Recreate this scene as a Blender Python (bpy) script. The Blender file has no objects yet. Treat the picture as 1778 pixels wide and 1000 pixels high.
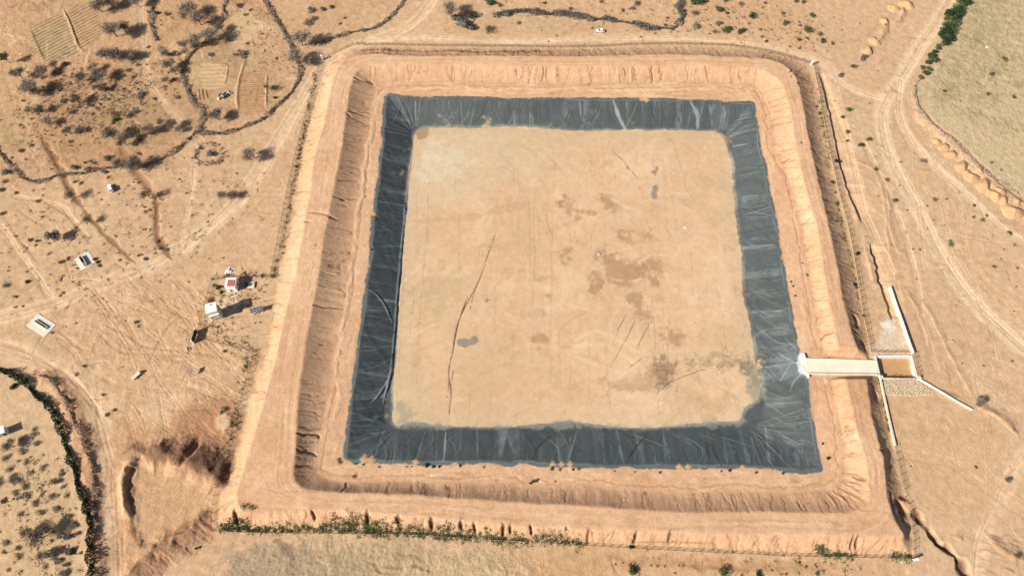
import bpy, math, random
import numpy as np
from mathutils import Matrix, Vector
rng = np.random.default_rng(7)
random.seed(7)
SC = bpy.context.scene
COL = SC.collection
PI = math.pi

# ------------------------------------------------------------------ camera
FPX, PITCH, ROLL, HCAM = 1185.0, math.radians(65.0), math.radians(2.25), 270.0
_f = np.array([0, math.cos(PITCH), -math.sin(PITCH)])
_r0 = np.array([1.0, 0, 0]); _u0 = np.array([0, math.sin(PITCH), math.cos(PITCH)])
_R = _r0*math.cos(ROLL) + _u0*math.sin(ROLL)
_U = -_r0*math.sin(ROLL) + _u0*math.cos(ROLL)
CPOS = np.array([0, 0, HCAM])

def unp(px, py, z=0.0):
    """photo pixel -> world x, y on the level z"""
    d = (px-889)/FPX*_R - (py-500)/FPX*_U + _f
    t = (z-HCAM)/d[2]
    return float(CPOS[0]+t*d[0]), float(CPOS[1]+t*d[1])

def pix(x, y, z=0.0):
    v = np.array([x, y, z-HCAM]); w = v @ _f
    return 889+FPX*(v @ _R)/w, 500-FPX*(v @ _U)/w

cam = bpy.data.cameras.new('camera'); camo = bpy.data.objects.new('camera', cam)
COL.objects.link(camo)
cam.sensor_width = 36; cam.lens = FPX/1778*36; cam.clip_start = 1; cam.clip_end = 9000
camo.matrix_world = Matrix(((_R[0], _U[0], -_f[0], 0), (_R[1], _U[1], -_f[1], 0), (_R[2], _U[2], -_f[2], HCAM), (0, 0, 0, 1)))
SC.camera = camo

# ------------------------------------------------------------------ light
SUN_EL, SH_AZ = math.radians(33.5), math.radians(29.0)      # shadows run towards +x, a little +y
w = bpy.data.worlds.new('World'); SC.world = w; w.use_nodes = True
nt = w.node_tree; bg = nt.nodes['Background']
sky = nt.nodes.new('ShaderNodeTexSky'); sky.sky_type = 'NISHITA'; sky.sun_disc = False
sky.sun_elevation = SUN_EL
_sx, _sy = -math.cos(SH_AZ), -math.sin(SH_AZ)               # horizontal direction towards the sun
sky.sun_rotation = math.atan2(_sx, _sy)
sky.altitude = 900; sky.air_density = 1.0; sky.dust_density = 4.0
nt.links.new(sky.outputs[0], bg.inputs[0]); bg.inputs[1].default_value = 0.06
sl = bpy.data.lights.new('sun', 'SUN'); sl.energy = 5.0; sl.angle = math.radians(0.5); sl.color = (1.0, 0.93, 0.82)
so = bpy.data.objects.new('sun', sl); COL.objects.link(so)
sv = Vector((_sx*math.cos(SUN_EL), _sy*math.cos(SUN_EL), math.sin(SUN_EL)))
so.rotation_euler = sv.to_track_quat('Z', 'Y').to_euler()
so.location = (-200, -150, 200)
SC.view_settings.view_transform = 'Standard'; SC.view_settings.look = 'None'
SC.view_settings.exposure = 0.5; SC.view_settings.gamma = 1

# ------------------------------------------------------------------ colour
GAIN = np.array([1.30, 1.24, 1.14])          # measured: flat ground radiance / albedo at this exposure
def lin(c):
    c = np.asarray(c, float)/255.0
    return np.where(c <= .04045, c/12.92, ((c+.055)/1.055)**2.4)
def alb(c): return lin(c)/GAIN                # albedo of a surface that shows this colour when it lies flat in the sun

# ------------------------------------------------------------------ terrain grid
ST = 0.37
GX0, GX1, GY0, GY1 = -320.0, 320.0, -18.0, 332.0
gx = np.arange(GX0, GX1, ST, dtype=np.float32); gy = np.arange(GY0, GY1, ST, dtype=np.float32)
NX, NY = len(gx), len(gy)
XX, YY = np.meshgrid(gx, gy)
SH = XX.shape

def _up(n_out, size_out, cell, off):
    t = np.arange(n_out)*ST/cell + off
    i = np.floor(t).astype(int); fr = t-i; fr = fr*fr*(3-2*fr)
    return i, fr.astype(np.float32)
def vnoise(cell, seed, cx=None):
    """value noise in -1..1 on the whole grid; cell in metres"""
    cx = cx or cell
    r = np.random.default_rng(seed)
    iy, fy = _up(NY, 0, cell, r.random()); ix, fx = _up(NX, 0, cx, r.random())
    a = r.uniform(-1, 1, (iy[-1]+2, ix[-1]+2)).astype(np.float32)
    b = a[iy]*(1-fy)[:, None] + a[iy+1]*fy[:, None]
    return b[:, ix]*(1-fx) + b[:, ix+1]*fx
def fbm(cell, seed, octv=4, gain=.55):
    o = 0; a = 1.0; s = 0
    for k in range(octv):
        if cell < ST*1.01: break
        o = o + a*vnoise(cell, seed+k*17); s += a; a *= gain; cell /= 2.03
    return o/s
def sstep(a, b, x):
    t = np.clip((x-a)/(b-a), 0, 1); return t*t*(3-2*t)

def world_pl(pts, z=0.0, closed=False):
    zz = z if hasattr(z, '__len__') else [z]*len(pts)
    return np.array([unp(p[0], p[1], q) for p, q in zip(pts, zz)])
def smooth_pl(P, closed=False, step=1.0, jit=0.0, seed=0):
    """Catmull-Rom through the points, resampled about every step metres, optionally jittered sideways"""
    P = np.asarray(P, float); n = len(P); out = []
    rngs = range(n if closed else n-1)
    for i in rngs:
        if closed: a, b, c, d = P[(i-1) % n], P[i], P[(i+1) % n], P[(i+2) % n]
        else: a, b, c, d = P[max(i-1, 0)], P[i], P[i+1], P[min(i+2, n-1)]
        L = np.linalg.norm(c-b); m = max(1, int(L/step))
        t = (np.arange(m)/m)[:, None]
        # centripetal-ish damping keeps corners from overshooting
        m1 = (c-a)*.5; m2 = (d-b)*.5
        l1 = np.linalg.norm(m1); l2 = np.linalg.norm(m2)
        if l1 > L: m1 = m1*L/l1
        if l2 > L: m2 = m2*L/l2
        out.append((2*t**3-3*t**2+1)*b + (t**3-2*t**2+t)*m1 + (-2*t**3+3*t**2)*c + (t**3-t**2)*m2)
    Q = np.concatenate(out + ([] if closed else [P[-1:]]))
    if jit:
        r = np.random.default_rng(seed); m = len(Q)
        T = np.roll(Q, -1, 0)-np.roll(Q, 1, 0); N = np.stack([-T[:, 1], T[:, 0]], 1); N /= np.linalg.norm(N, axis=1)[:, None]+1e-9
        j = np.zeros(m)
        for cell, amp in ((9, .6), (4, .5), (1.5, .45)):
            k = r.uniform(-1, 1, int(m/cell)+3); j += amp*np.interp(np.arange(m)/cell, np.arange(len(k)), k)
        if closed: j *= np.minimum(1, np.minimum(np.arange(m), m-np.arange(m))/6.0)
        Q = Q + N*(j*jit)[:, None]
    return Q

def dist_pl(Q, rad, closed=False, want_side=False):
    """distance (and arc length, and side) of every grid cell near the polyline; inf elsewhere.
    returns window slices and arrays limited to the bounding box"""
    Q = np.asarray(Q, np.float32)
    x0, y0 = Q.min(0)-rad; x1, y1 = Q.max(0)+rad
    i0 = max(0, int((x0-GX0)/ST)); i1 = min(NX, int((x1-GX0)/ST)+2)
    j0 = max(0, int((y0-GY0)/ST)); j1 = min(NY, int((y1-GY0)/ST)+2)
    if i1 <= i0 or j1 <= j0: return None
    D = np.full((j1-j0, i1-i0), 1e9, np.float32); S = np.zeros_like(D); SD = np.zeros_like(D)
    n = len(Q); acc = 0.0
    for k in range(n if closed else n-1):
        a = Q[k]; b = Q[(k+1) % n]; e = b-a; L2 = float(e @ e)
        if L2 < 1e-9: continue
        L = math.sqrt(L2)
        xa, xb = min(a[0], b[0])-rad, max(a[0], b[0])+rad; ya, yb = min(a[1], b[1])-rad, max(a[1], b[1])+rad
        p0 = max(i0, int((xa-GX0)/ST)); p1 = min(i1, int((xb-GX0)/ST)+2)
        q0 = max(j0, int((ya-GY0)/ST)); q1 = min(j1, int((yb-GY0)/ST)+2)
        if p1 > p0 and q1 > q0:
            X = XX[q0:q1, p0:p1]-a[0]; Y = YY[q0:q1, p0:p1]-a[1]
            t = np.clip((X*e[0]+Y*e[1])/L2, 0, 1)
            d = np.sqrt((X-t*e[0])**2+(Y-t*e[1])**2)
            sub = (slice(q0-j0, q1-j0), slice(p0-i0, p1-i0))
            m = d < D[sub]
            D[sub][m] = d[m]; S[sub][m] = (acc+t*L)[m]
            if want_side: SD[sub][m] = (e[0]*Y-e[1]*X)[m]
        acc += L
    return (slice(j0, j1), slice(i0, i1)), D, S, SD, acc

def inside(Q):
    """even-odd mask of polygon Q (world)"""
    Q = np.asarray(Q, float); M = np.zeros(SH, bool); n = len(Q)
    A = Q; B = np.roll(Q, -1, 0)
    for j in range(NY):
        y = gy[j]
        c = ((A[:, 1] > y) != (B[:, 1] > y))
        if not c.any(): continue
        xs = np.sort(A[c, 0]+(y-A[c, 1])/(B[c, 1]-A[c, 1])*(B[c, 0]-A[c, 0]))
        for k in range(0, len(xs)-1, 2):
            a = max(0, int(math.ceil((xs[k]-GX0)/ST))); b = min(NX, int((xs[k+1]-GX0)/ST)+1)
            M[j, a:b] = True
    return M
def box(A, n=1):
    for _ in range(n):
        P = np.pad(A, 1, mode='edge')
        A = (P[:-2, 1:-1]+P[2:, 1:-1]+2*P[1:-1, 1:-1]+P[1:-1, :-2]+P[1:-1, 2:])/6
    return A

Z = np.zeros(SH, np.float32)
C = np.zeros(SH+(3,), np.float32)
ROUGH = np.full(SH, .35, np.float32)
N1 = fbm(1.3, 11, 2); N3 = fbm(4, 12, 3); N10 = fbm(12, 13, 4); N40 = fbm(48, 14, 5); NW = fbm(6, 15, 3)

def paint(sl, M, col, a=1.0):
    A = (np.clip(M, 0, 1)*a)[..., None]
    C[sl] = C[sl]*(1-A) + np.asarray(col, np.float32)*A
def stroke(pts, wid, col=None, a=1.0, dz=0.0, z=0.0, soft=.5, jit=0.0, rag=0.0, prof='bump', rough=None, closed=False, step=1.5, seed=1, world=False, broken=0.0, w2=None, mask=None, vary=.35):
    """one soil mark: colour and/or height along a line. wid = half width in metres"""
    P = np.asarray(pts, float) if world else world_pl(pts, z)
    Q = smooth_pl(P, closed, step, jit, seed)
    rad = wid*(2.6 if dz else 1.5)+2*rag+.8
    if w2: rad = max(rad, w2*1.3)
    r = dist_pl(Q, rad, closed, want_side=(prof == 'step'))
    if r is None: return
    sl, D, S, SD, L = r
    kv = np.random.default_rng(seed+9).uniform(-1, 1, int(L/3)+5)
    tp = 1.0 if closed else .35+.65*sstep(0, min(6, L*.3), np.minimum(S, L-S))
    d = (D + (N3[sl]*rag if rag else 0))/((1+vary*np.interp(S, np.arange(len(kv))*3.0, kv))*tp)
    m = 1-sstep(wid*(1-soft), wid*(1+soft*.3), d)
    if mask is not None: m = m*mask[sl]
    tz = 1.0 if closed else sstep(0, min(5, L*.35)+.01, np.minimum(S, L-S))*(mask[sl] if mask is not None else 1.0)
    if broken:
        k = np.random.default_rng(seed+5).random(int(L/2.5)+4)
        m = m*sstep(broken-.15, broken+.15, np.interp(S, np.arange(len(k))*2.5, k))
    if col is not None: paint(sl, m, alb(col), a)
    if rough is not None: ROUGH[sl] = ROUGH[sl]*(1-m)+rough*m
    if dz:
        if prof == 'bump': Z[sl] += dz*tz*np.exp(-(d/wid)**2*1.4)
        elif prof == 'flat': Z[sl] += dz*m*tz
        elif prof == 'ditch':                       # cut with small spoil shoulders
            Z[sl] += .36*dz*tz*(np.exp(-(d/wid)**2*1.3) - .10*np.exp(-((d-1.7*wid)/(.6*wid))**2))
        elif prof == 'step':                        # height on the left of the line, cut down on its right
            left = SD > 0
            Z[sl] += dz*tz*np.where(left, np.exp(-(d/(w2 or 4*wid))**2*1.4), 1-sstep(0, wid, d))*(D < 1e8)
def blob(pts, col=None, a=1.0, soft=2.0, rag=2.0, z=0.0, dz=0.0, rough=None, furrow=None):
    """soft-edged patch; furrow = (px direction p, q, period, amplitude)"""
    Q = smooth_pl(world_pl(pts, z), True, 2.0)
    r = dist_pl(Q, soft+rag+1.5, True)
    if r is None: return None
    sl, D, S, SD, L = r
    I = inside(Q)[sl]
    sd = np.where(I, -np.minimum(D, 50), np.minimum(D, 50)) + N3[sl]*rag + N1[sl]*rag*.4
    m = 1-sstep(-soft*.5, soft*.5+.01, sd)
    if col is not None: paint(sl, m, alb(col), a)
    if rough is not None: ROUGH[sl] = ROUGH[sl]*(1-m)+rough*m
    if dz: Z[sl] += dz*m
    if furrow:
        p, q, per, amp = furrow[:4]
        a0 = np.array(unp(*p, z)); b0 = np.array(unp(*q, z)); t = (b0-a0)/np.linalg.norm(b0-a0); n = np.array([-t[1], t[0]])
        u = (XX[sl]-a0[0])*n[0]+(YY[sl]-a0[1])*n[1] + N10[sl]*.8+NW[sl]*.25
        ph = np.sin(2*PI*u/per)
        Z[sl] += amp*ph*m*(0.8+.4*N3[sl])
        if len(furrow) > 4: paint(sl, m*sstep(.0, .8, -ph*(1)+N1[sl]*.6), alb(furrow[4]), furrow[5])
    return sl, m

# --- base ground: sandy plain, redder to the lower left, paler to the right
b = np.clip(.5+.5*N40+.25*N10, 0, 1)[..., None]
C[:] = alb((206, 161, 113))*(1-b) + alb((220, 178, 129))*b
C *= (1+.10*N3+.08*N1)[..., None]
Z += .35*N40 + .12*N10 + .05*N3
ID = np.zeros(SH, np.int8)          # 0 ground 1 road 2 embankment 3 liner 4 pond bed 5 ploughed plots 6 stubble 7 grass field 8 borrow pit
def mark(res, k, th=.5):
    if res is None: return
    sl, m = res; s = ID[sl]; s[m > th] = k

# right-hand plain is paler
blob([(1440, -30), (1820, -30), (1820, 1030), (1600, 1030), (1590, 860), (1560, 640), (1500, 420), (1440, 150)], (217, 176, 129), .55, 14, 6)
# brownish tree and garden ground in the upper left
blob([(-60, -40), (450, -40), (520, 60), (515, 130), (470, 190), (380, 235), (330, 245), (230, 295), (90, 310), (-60, 300)], (200, 152, 104), .65, 8, 5, rough=.9)
blob([(80, 130), (250, 120), (290, 200), (250, 280), (120, 290), (60, 220)], (184, 137, 90), .55, 10, 8, rough=.8)
blob([(270, 20), (330, 10), (400, 40), (390, 100), (320, 150), (280, 110)], (196, 148, 98), .5, 10, 6, rough=.7)
blob([(-40, 60), (60, 120), (40, 260), (-40, 300)], (206, 162, 108), .5, 8, 6)
blob([(450, 20), (560, 0), (680, -20), (680, 30), (560, 66), (500, 50)], (205, 158, 108), .5, 6, 5, rough=.55)
for i in range(120):
    x0 = rng.uniform(0, 470); y0 = rng.uniform(0, 290 if x0 < 330 else 200); w_ = rng.uniform(4, 17); c_ = [(166, 118, 76), (236, 196, 146), (150, 118, 74), (176, 124, 84)][rng.integers(4)]
    blob([(x0-w_, y0-w_*.5), (x0+w_*.5, y0-w_*.6), (x0+w_, y0+w_*.4), (x0-w_*.3, y0+w_*.6)], c_, rng.uniform(.2, .5), 4, 6, rough=1.2)
# greenish dead grass
for p, c in (([(330, 95), (440, 85), (450, 130), (400, 150), (380, 190), (350, 180)], (176, 146, 96)), ([(0, 200), (45, 230), (30, 260), (-10, 240)], (178, 150, 98)),
             ([(100, 0), (200, -10), (180, 25), (120, 30)], (186, 156, 102)), ([(440, 150), (490, 140), (480, 180), (440, 195)], (178, 140, 92)), ([(180, 170), (330, 150), (330, 230), (200, 250)], (178, 140, 92))):
    blob(p, c, .5, 8, 6, rough=.6)
# ploughed plots, one object each later
PLOTS = []
def plot(pts, col, a, fur, lab, rough=.3):
    r = blob(pts, col, a, 1.6, .8, furrow=fur, rough=rough)
    k = 20+len(PLOTS); PLOTS.append(lab); mark(r, k)
plot([(52, 52), (100, 26), (114, 30), (142, 84), (85, 108), (62, 84)], (196, 165, 115), .8, ((60, 62), (120, 32), 2.15, .2, (132, 98, 58), .65), 'furrowed olive brown garden plot at upper left, left of its dividing bank')
plot([(117, 22), (160, 2), (172, 30), (176, 60), (146, 84), (130, 55)], (202, 160, 110), .8, ((128, 42), (168, 20), 2.15, .2, (138, 100, 60), .65), 'furrowed brown garden plot right of the bank dividing the corner field')
plot([(350, 112), (388, 114), (390, 130), (385, 152), (352, 154)], (219, 178, 124), .7, ((352, 120), (388, 118), 2.6, .14), 'pale square plot of low raised beds above the scrap heap')
plot([(342, 157), (360, 156), (361, 172), (343, 173)], (190, 140, 92), .7, ((349, 158), (351, 172), 1.8, .28, (110, 70, 40), .6), 'tiny plot of four deep dark furrows beside the brush hedge')
plot([(420, 128), (462, 126), (464, 150), (459, 192), (415, 196), (416, 160)], (198, 150, 100), .8, ((420, 150), (460, 148), 1.35, .12, (150, 105, 64), .5), 'reddish brown plot with close level furrows right of the scrap heap')
plot([(398, 36), (432, 20), (446, 60), (408, 74)], (222, 180, 126), .75, ((404, 60), (432, 40), 1.7, .14), 'pale plot of slanting ridges at the top between two brush hedges')
plot([(474, 6), (500, -8), (540, -8), (532, 22), (486, 34)], (214, 170, 118), .7, ((476, 20), (530, 4), 1.9, .14), 'small ridged plot at the top edge right of the brush hedge')
stroke([(108, 16), (118, 34), (128, 60), (138, 84), (152, 96)], .9, (214, 172, 122), .8, .4, jit=.3)
stroke([(111, 16), (121, 35), (131, 60), (141, 84)], .45, (140, 104, 66), .7, -.35, jit=.3)
stroke([(52, 50), (58, 66), (66, 84), (78, 108)], .6, (150, 112, 72), .6, .3, jit=.4)
stroke([(465, 125), (462, 145), (462, 175), (463, 192)], .7, (206, 160, 110), .6, .5, jit=.3)
stroke([(427, 100), (420, 122), (413, 150), (412, 175), (415, 195)], .8, (205, 160, 108), .6, .5, jit=.4)
stroke([(350, 114), (391, 113), (394, 130), (388, 152)], .5, (200, 150, 100), .5, .35, jit=.3)

# --- dirt roads and wheel tracks
ROADM = np.zeros(SH, np.float32)
def road(pts, wid, a=.85, col=(234, 195, 146), tracks=2, gap=1.0, seed=1, ident=True, rut=.06):
    P = world_pl(pts); Q = smooth_pl(P, False, 2.0)
    r = dist_pl(Q, wid*1.8+2, False, True)
    if r is None: return
    sl, D, S, SD, L = r
    d = D+N10[sl]*wid*.25+N3[sl]*.3
    m = 1-sstep(wid*.55, wid*1.25, d)
    paint(sl, m, alb(col), a); ROUGH[sl] = ROUGH[sl]*(1-m*.8)+.12*m*.8
    Z[sl] -= .12*m
    sd = np.where(SD > 0, D, -D)
    k = np.random.default_rng(seed)
    for t in range(tracks):
        off = k.uniform(-.7, .7)*wid; wob = np.interp(S, np.linspace(0, L, 12), k.uniform(-.25, .25, 12)*wid)
        for g in (-gap*.8, gap*.8):
            q = np.exp(-((sd-off-wob-g)/.38)**2)*(D < wid*1.5)
            paint(sl, q*.7*(0.6+.4*N10[sl]), alb((244, 206, 158) if k.random() < .6 else (200, 154, 106)), 1); Z[sl] -= rut*q
    if ident: ROADM[sl] = np.maximum(ROADM[sl], m)
road([(768, -30), (745, 10), (712, 44), (660, 66), (605, 86), (566, 110), (540, 150), (505, 205), (470, 262), (430, 325), (385, 375), (320, 425), (250, 462), (180, 494), (100, 526), (0, 553), (-60, 565)], 4.2, .65, tracks=4, seed=3)
road([(640, 70), (760, 68), (900, 72), (1040, 68), (1200, 68), (1330, 80), (1420, 108), (1470, 150), (1530, 172)], 3.6, .5, tracks=4, seed=4)
road([(-60, 600), (0, 606), (60, 628), (112, 662), (150, 705), (176, 760), (188, 820), (192, 880), (200, 950), (206, 1030)], 5.0, .7, (232, 192, 144), 4, seed=5)
road([(1665, -30), (1632, 30), (1596, 80), (1564, 135), (1538, 172), (1528, 205), (1536, 250), (1562, 310), (1600, 380), (1640, 455), (1690, 525), (1750, 585), (1820, 635)], 4.4, .85, (238, 199, 150), 4, seed=6)
road([(1562, 140), (1560, 190), (1580, 240), (1630, 295), (1690, 350), (1740, 395), (1820, 450)], 2.8, .7, (238, 199, 150), 2, seed=7)
road([(1820, 740), (1760, 815), (1722, 890), (1700, 945), (1690, 1030)], 3.6, .7, (233, 194, 146), 2, seed=8)
road([(1425, 128), (1448, 190), (1470, 250), (1484, 310), (1500, 370), (1520, 415), (1548, 470)], 2.0, .45, (224, 180, 132), 2, seed=9)
road([(246, -20), (245, 30), (252, 75), (252, 120), (262, 150), (290, 185), (318, 215), (335, 235)], 2.4, .6, (224, 181, 130), 2, seed=10)
road([(342, 255), (336, 310), (328, 360), (316, 410), (306, 440)], 1.4, .45, (224, 184, 136), 1, seed=11)
road([(420, 350), (360, 395), (320, 440)], 2.0, .3, (226, 186, 138), 2, seed=12, ident=False)
road([(25, 340), (100, 355), (130, 385), (160, 420)], 1.6, .35, (224, 182, 134), 2, seed=13, ident=False)
road([(0, 395), (30, 440), (60, 480), (84, 515)], 1.6, .3, (224, 182, 134), 1, seed=14, ident=False, rut=.16)
road([(1500, 250), (1560, 380), (1590, 480), (1600, 560), (1625, 640)], 1.6, .3, (228, 188, 140), 1, seed=15, ident=False)
road([(180, 775), (240, 730), (300, 690), (335, 640)], 2.4, .3, (222, 180, 130), 2, seed=16, ident=False)
road([(1470, 640+140), (1640, 800), (1700, 840), (1790, 900)], 2.0, .0, tracks=0, seed=17, ident=False)
mark((slice(None), ROADM), 1, .5)
kk = np.random.default_rng(21)
for i in range(44):                                     # stray wheel tracks on the plain to the right
    x0 = kk.uniform(1510, 1760); y0 = kk.uniform(180, 900); an = kk.normal(1.0, .35); L = kk.uniform(80, 260); cv = kk.uniform(-.5, .5)
    p = [(x0, y0)]
    for s in range(5): an += cv*.2; p.append((p[-1][0]+math.cos(an)*L/5, p[-1][1]+math.sin(an)*L/5))
    stroke(p, .35, (238, 200, 152) if kk.random() < .65 else (196, 150, 104), .4, -.05, broken=.3, seed=100+i)
    stroke([(a+6, b-1) for a, b in p], .35, (238, 200, 152) if kk.random() < .65 else (196, 150, 104), .35, -.05, broken=.3, seed=100+i)
for i in range(80):                                     # and between the compound and the left road
    x0 = kk.uniform(90, 400); y0 = kk.uniform(480, 730); an = kk.normal(.45, .5); L = kk.uniform(40, 150)
    p = [(x0, y0)]
    for s in range(4): an += kk.uniform(-.2, .2); p.append((p[-1][0]+math.cos(an)*L/4, p[-1][1]+math.sin(an)*L/4))
    for o in (0, 5): stroke([(a+o, b-o*.6) for a, b in p], .4, (238, 197, 148) if kk.random() < .5 else (172, 124, 82), .45, -.12, broken=.3, seed=200+i, jit=.3)
for i in range(40):                                     # faint paths and stock tracks on the left plain
    x0 = kk.uniform(0, 440); y0 = kk.uniform(300, 480); an = kk.choice([kk.normal(.9, .2), kk.normal(-.6, .25)]); L = kk.uniform(30, 130)
    p = [(x0, y0)]
    for s in range(4): an += kk.uniform(-.15, .15); p.append((p[-1][0]+math.cos(an)*L/4, p[-1][1]+math.sin(an)*L/4))
    stroke(p, .35, (226, 186, 138) if kk.random() < .5 else (182, 136, 92), .4, -.07, broken=.35, seed=260+i, jit=.3)

BOX = [(0, 300, 440, 640, 170, .0, .6), (1430, 130, 1778, 1000, 330, 1.0, .45), (1080, 0, 1600, 140, 90, .9, .6), (560, 0, 1000, 75, 60, -.1, .4), (60, 480, 440, 740, 170, .3, .7), (0, 0, 540, 300, 150, .2, 1.2), (880, 950, 1570, 1000, 60, .05, .2), (330, 940, 900, 1000, 60, .1, .5)]
for bi, (x0_, y0_, x1_, y1_, n_, mu, sg_) in enumerate(BOX):
    for i in range(n_):
        x0 = kk.uniform(x0_, x1_); y0 = kk.uniform(y0_, y1_); an = kk.normal(mu, sg_); L = kk.uniform(8, 60); p = [(x0, y0)]; cv = kk.normal(0, .12)
        for s in range(4): an += cv; p.append((p[-1][0]+math.cos(an)*L/4, p[-1][1]+math.sin(an)*L/4))
        lt = kk.random() < .5
        stroke(p, kk.uniform(.18, .5), (240, 200, 152) if lt else (176, 130, 88), kk.uniform(.25, .55), kk.uniform(-.1, .1), broken=.35, seed=2000+bi*400+i, jit=.5, rag=.25)
for i in range(150):
    x0, y0 = (kk.uniform(1430, 1778), kk.uniform(130, 1000)) if i % 2 else (kk.uniform(0, 440), kk.uniform(290, 740)); w_ = kk.uniform(4, 20)
    blob([(x0-w_, y0-w_*.5), (x0+w_*.5, y0-w_*.6), (x0+w_, y0+w_*.4), (x0-w_*.3, y0+w_*.6)], (190, 144, 98) if kk.random() < .5 else (238, 198, 150), kk.uniform(.15, .4), 5, 6)
# --- washed-out ditches on the left
stroke([(72, 240), (88, 262), (100, 288), (112, 312), (126, 336), (143, 360)], 1.7, (146, 100, 62), .8, -1.1, jit=.5, prof='ditch', seed=2)
stroke([(143, 360), (160, 380), (178, 402), (200, 425), (218, 442), (236, 458)], 1.2, (150, 104, 66), .75, -.75, jit=.5, prof='ditch', seed=3)
stroke([(160, 368), (150, 380), (136, 392), (128, 408), (120, 425)], .7, (170, 122, 80), .6, -.45, jit=.5, prof='ditch', seed=4)
stroke([(205, 250), (216, 272), (236, 300), (252, 320), (266, 340)], 1.8, (152, 106, 68), .65, -.9, jit=.5, prof='ditch', seed=5)
stroke([(266, 340), (272, 362), (272, 390), (274, 412), (286, 430), (298, 450)], 1.5, (142, 96, 60), .8, -1.0, jit=.5, prof='ditch', seed=6)
stroke([(283, 428), (290, 432), (297, 430)], .7, (150, 105, 70), .6, -.6, prof='ditch', seed=7)
for q in ([(18, 395), (40, 425), (70, 460)], [(28, 362), (50, 378), (74, 394)], [(70, 345), (100, 365), (130, 385)], [(108, 440), (118, 470), (121, 486)], [(122, 385), (136, 398), (120, 424)]):
    stroke(q, .6, (176, 128, 84), .5, -.3, jit=.4, prof='ditch', seed=8)
for q in ([(150, 540), (200, 548), (250, 545)], [(170, 560), (220, 580), (250, 600), (330, 612), (400, 622)], [(165, 575), (210, 610), (260, 614), (320, 618)], [(250, 505), (262, 522), (270, 530)], [(276, 512), (290, 530), (300, 545)], [(300, 525), (318, 540)], [(296, 535), (330, 560)], [(256, 640), (290, 570), (320, 545)], [(110, 545), (130, 515)], [(95, 568), (130, 600), (160, 610)]):
    stroke(q, .7, (178, 128, 82), .5, -.35, jit=.5, prof='ditch', seed=9)
blob([(150, 510), (250, 500), (330, 500), (400, 560), (420, 640), (380, 720), (250, 740), (170, 640), (130, 570)], (212, 166, 116), .5, 12, 8, rough=.75)
# reddish dug ground round the borrow pit
blob([(205, 745), (300, 730), (345, 705), (400, 700), (410, 740), (392, 830), (375, 850), (360, 880), (300, 930), (240, 1010), (205, 1010), (200, 880)], (202, 150, 102), .85, 8, 5, rough=.8)
blob([(300, 730), (340, 700), (385, 690), (408, 710), (400, 770), (340, 765)], (184, 130, 86), .75, 6, 5)
blob([(230, 775), (300, 765), (345, 760), (385, 785), (402, 835), (380, 845), (345, 832), (320, 812), (260, 800)], (128, 90, 64), .85, 4, 3.5, rough=1.8)
blob([(316, 785), (345, 764), (362, 778), (396, 812), (392, 838), (366, 830), (350, 806), (330, 800)], (92, 64, 48), .75, 3, 3.5, rough=1.9)  # black shadow of the heap put into the soil colour
blob([(262, 650+40), (330, 670), (300, 720), (260, 740)], (224, 184, 134), .6, 8, 5)
blob([(376, 722), (395, 718), (402, 735), (390, 748), (376, 742)], (222, 184, 140), .8, 2, 1.5, dz=.5)

# --- stubble field along the bottom and the dry grass field at upper right
r = blob([(330, 1040), (380, 990), (430, 958), (500, 944), (560, 940), (700, 942), (850, 950), (905, 956), (960, 985), (985, 1040)], (188, 158, 115), .85, 5, 4, rough=1.2); mark(r, 6)
blob([(400, 975), (440, 955), (500, 950), (540, 975), (560, 1010), (400, 1010)], (168, 144, 110), .65, 10, 6)
blob([(520, 985), (640, 975), (600, 1020), (520, 1020)], (168, 142, 104), .5, 10, 6)
blob([(700, 1010), (720, 975), (830, 965), (940, 985), (940, 1020)], (212, 176, 124), .6, 10, 6)
stroke([(478, 938), (492, 948), (502, 958), (510, 968)], 2.4, (140, 110, 84), .7, 0, rag=1.0, jit=.8)
blob([(890, 955), (1060, 958), (1060, 1010), (930, 1010)], (206, 158, 104), .7, 10, 6)
blob([(1060, 962), (1330, 972), (1560, 978), (1570, 1010), (1060, 1010)], (214, 166, 114), .6, 6, 4)
stroke([(1060, 967), (1150, 974), (1300, 978), (1450, 985)], 2.0, (190, 138, 90), .5, -.2, rag=1.0)
stroke([(1190, 981), (1260, 984), (1310, 988)], 1.5, (180, 126, 82), .5, -.3, rag=1.0)
for q in ([(630, 972), (650, 976), (660, 990), (690, 998)], [(690, 965), (720, 962), (738, 978)], [(650, 978), (690, 984), (730, 985), (760, 1000)], [(1063, 960), (1066, 985), (1075, 1000)]):
    stroke(q, .5, (140, 104, 66), .5, -.2, jit=1.0, broken=.4, seed=33)
r = blob([(1690, -40), (1672, 20), (1650, 70), (1622, 115), (1604, 142), (1596, 160), (1604, 186), (1630, 214), (1668, 240), (1700, 280), (1740, 312), (1830, 360), (1830, -40)], (203, 176, 128), .85, 4, 2, rough=.7); mark(r, 7)
blob([(1690, -40), (1660, 60), (1630, 130), (1640, 180), (1690, 170), (1740, 130), (1760, 60), (1770, -40)], (176, 154, 108), .6, 22, 14, rough=1.1)
for c_ in ((1700, 20), (1690, 70), (1655, 120), (1716, 130), (1750, 105), (1720, 175), (1765, 150), (1640, 165), (1745, 215), (1690, 200)):
    blob([(c_[0]-16, c_[1]-8), (c_[0]+12, c_[1]-10), (c_[0]+16, c_[1]+6), (c_[0]-8, c_[1]+11)], (160, 138, 90), .4, 6, 7, rough=1.2)
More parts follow.
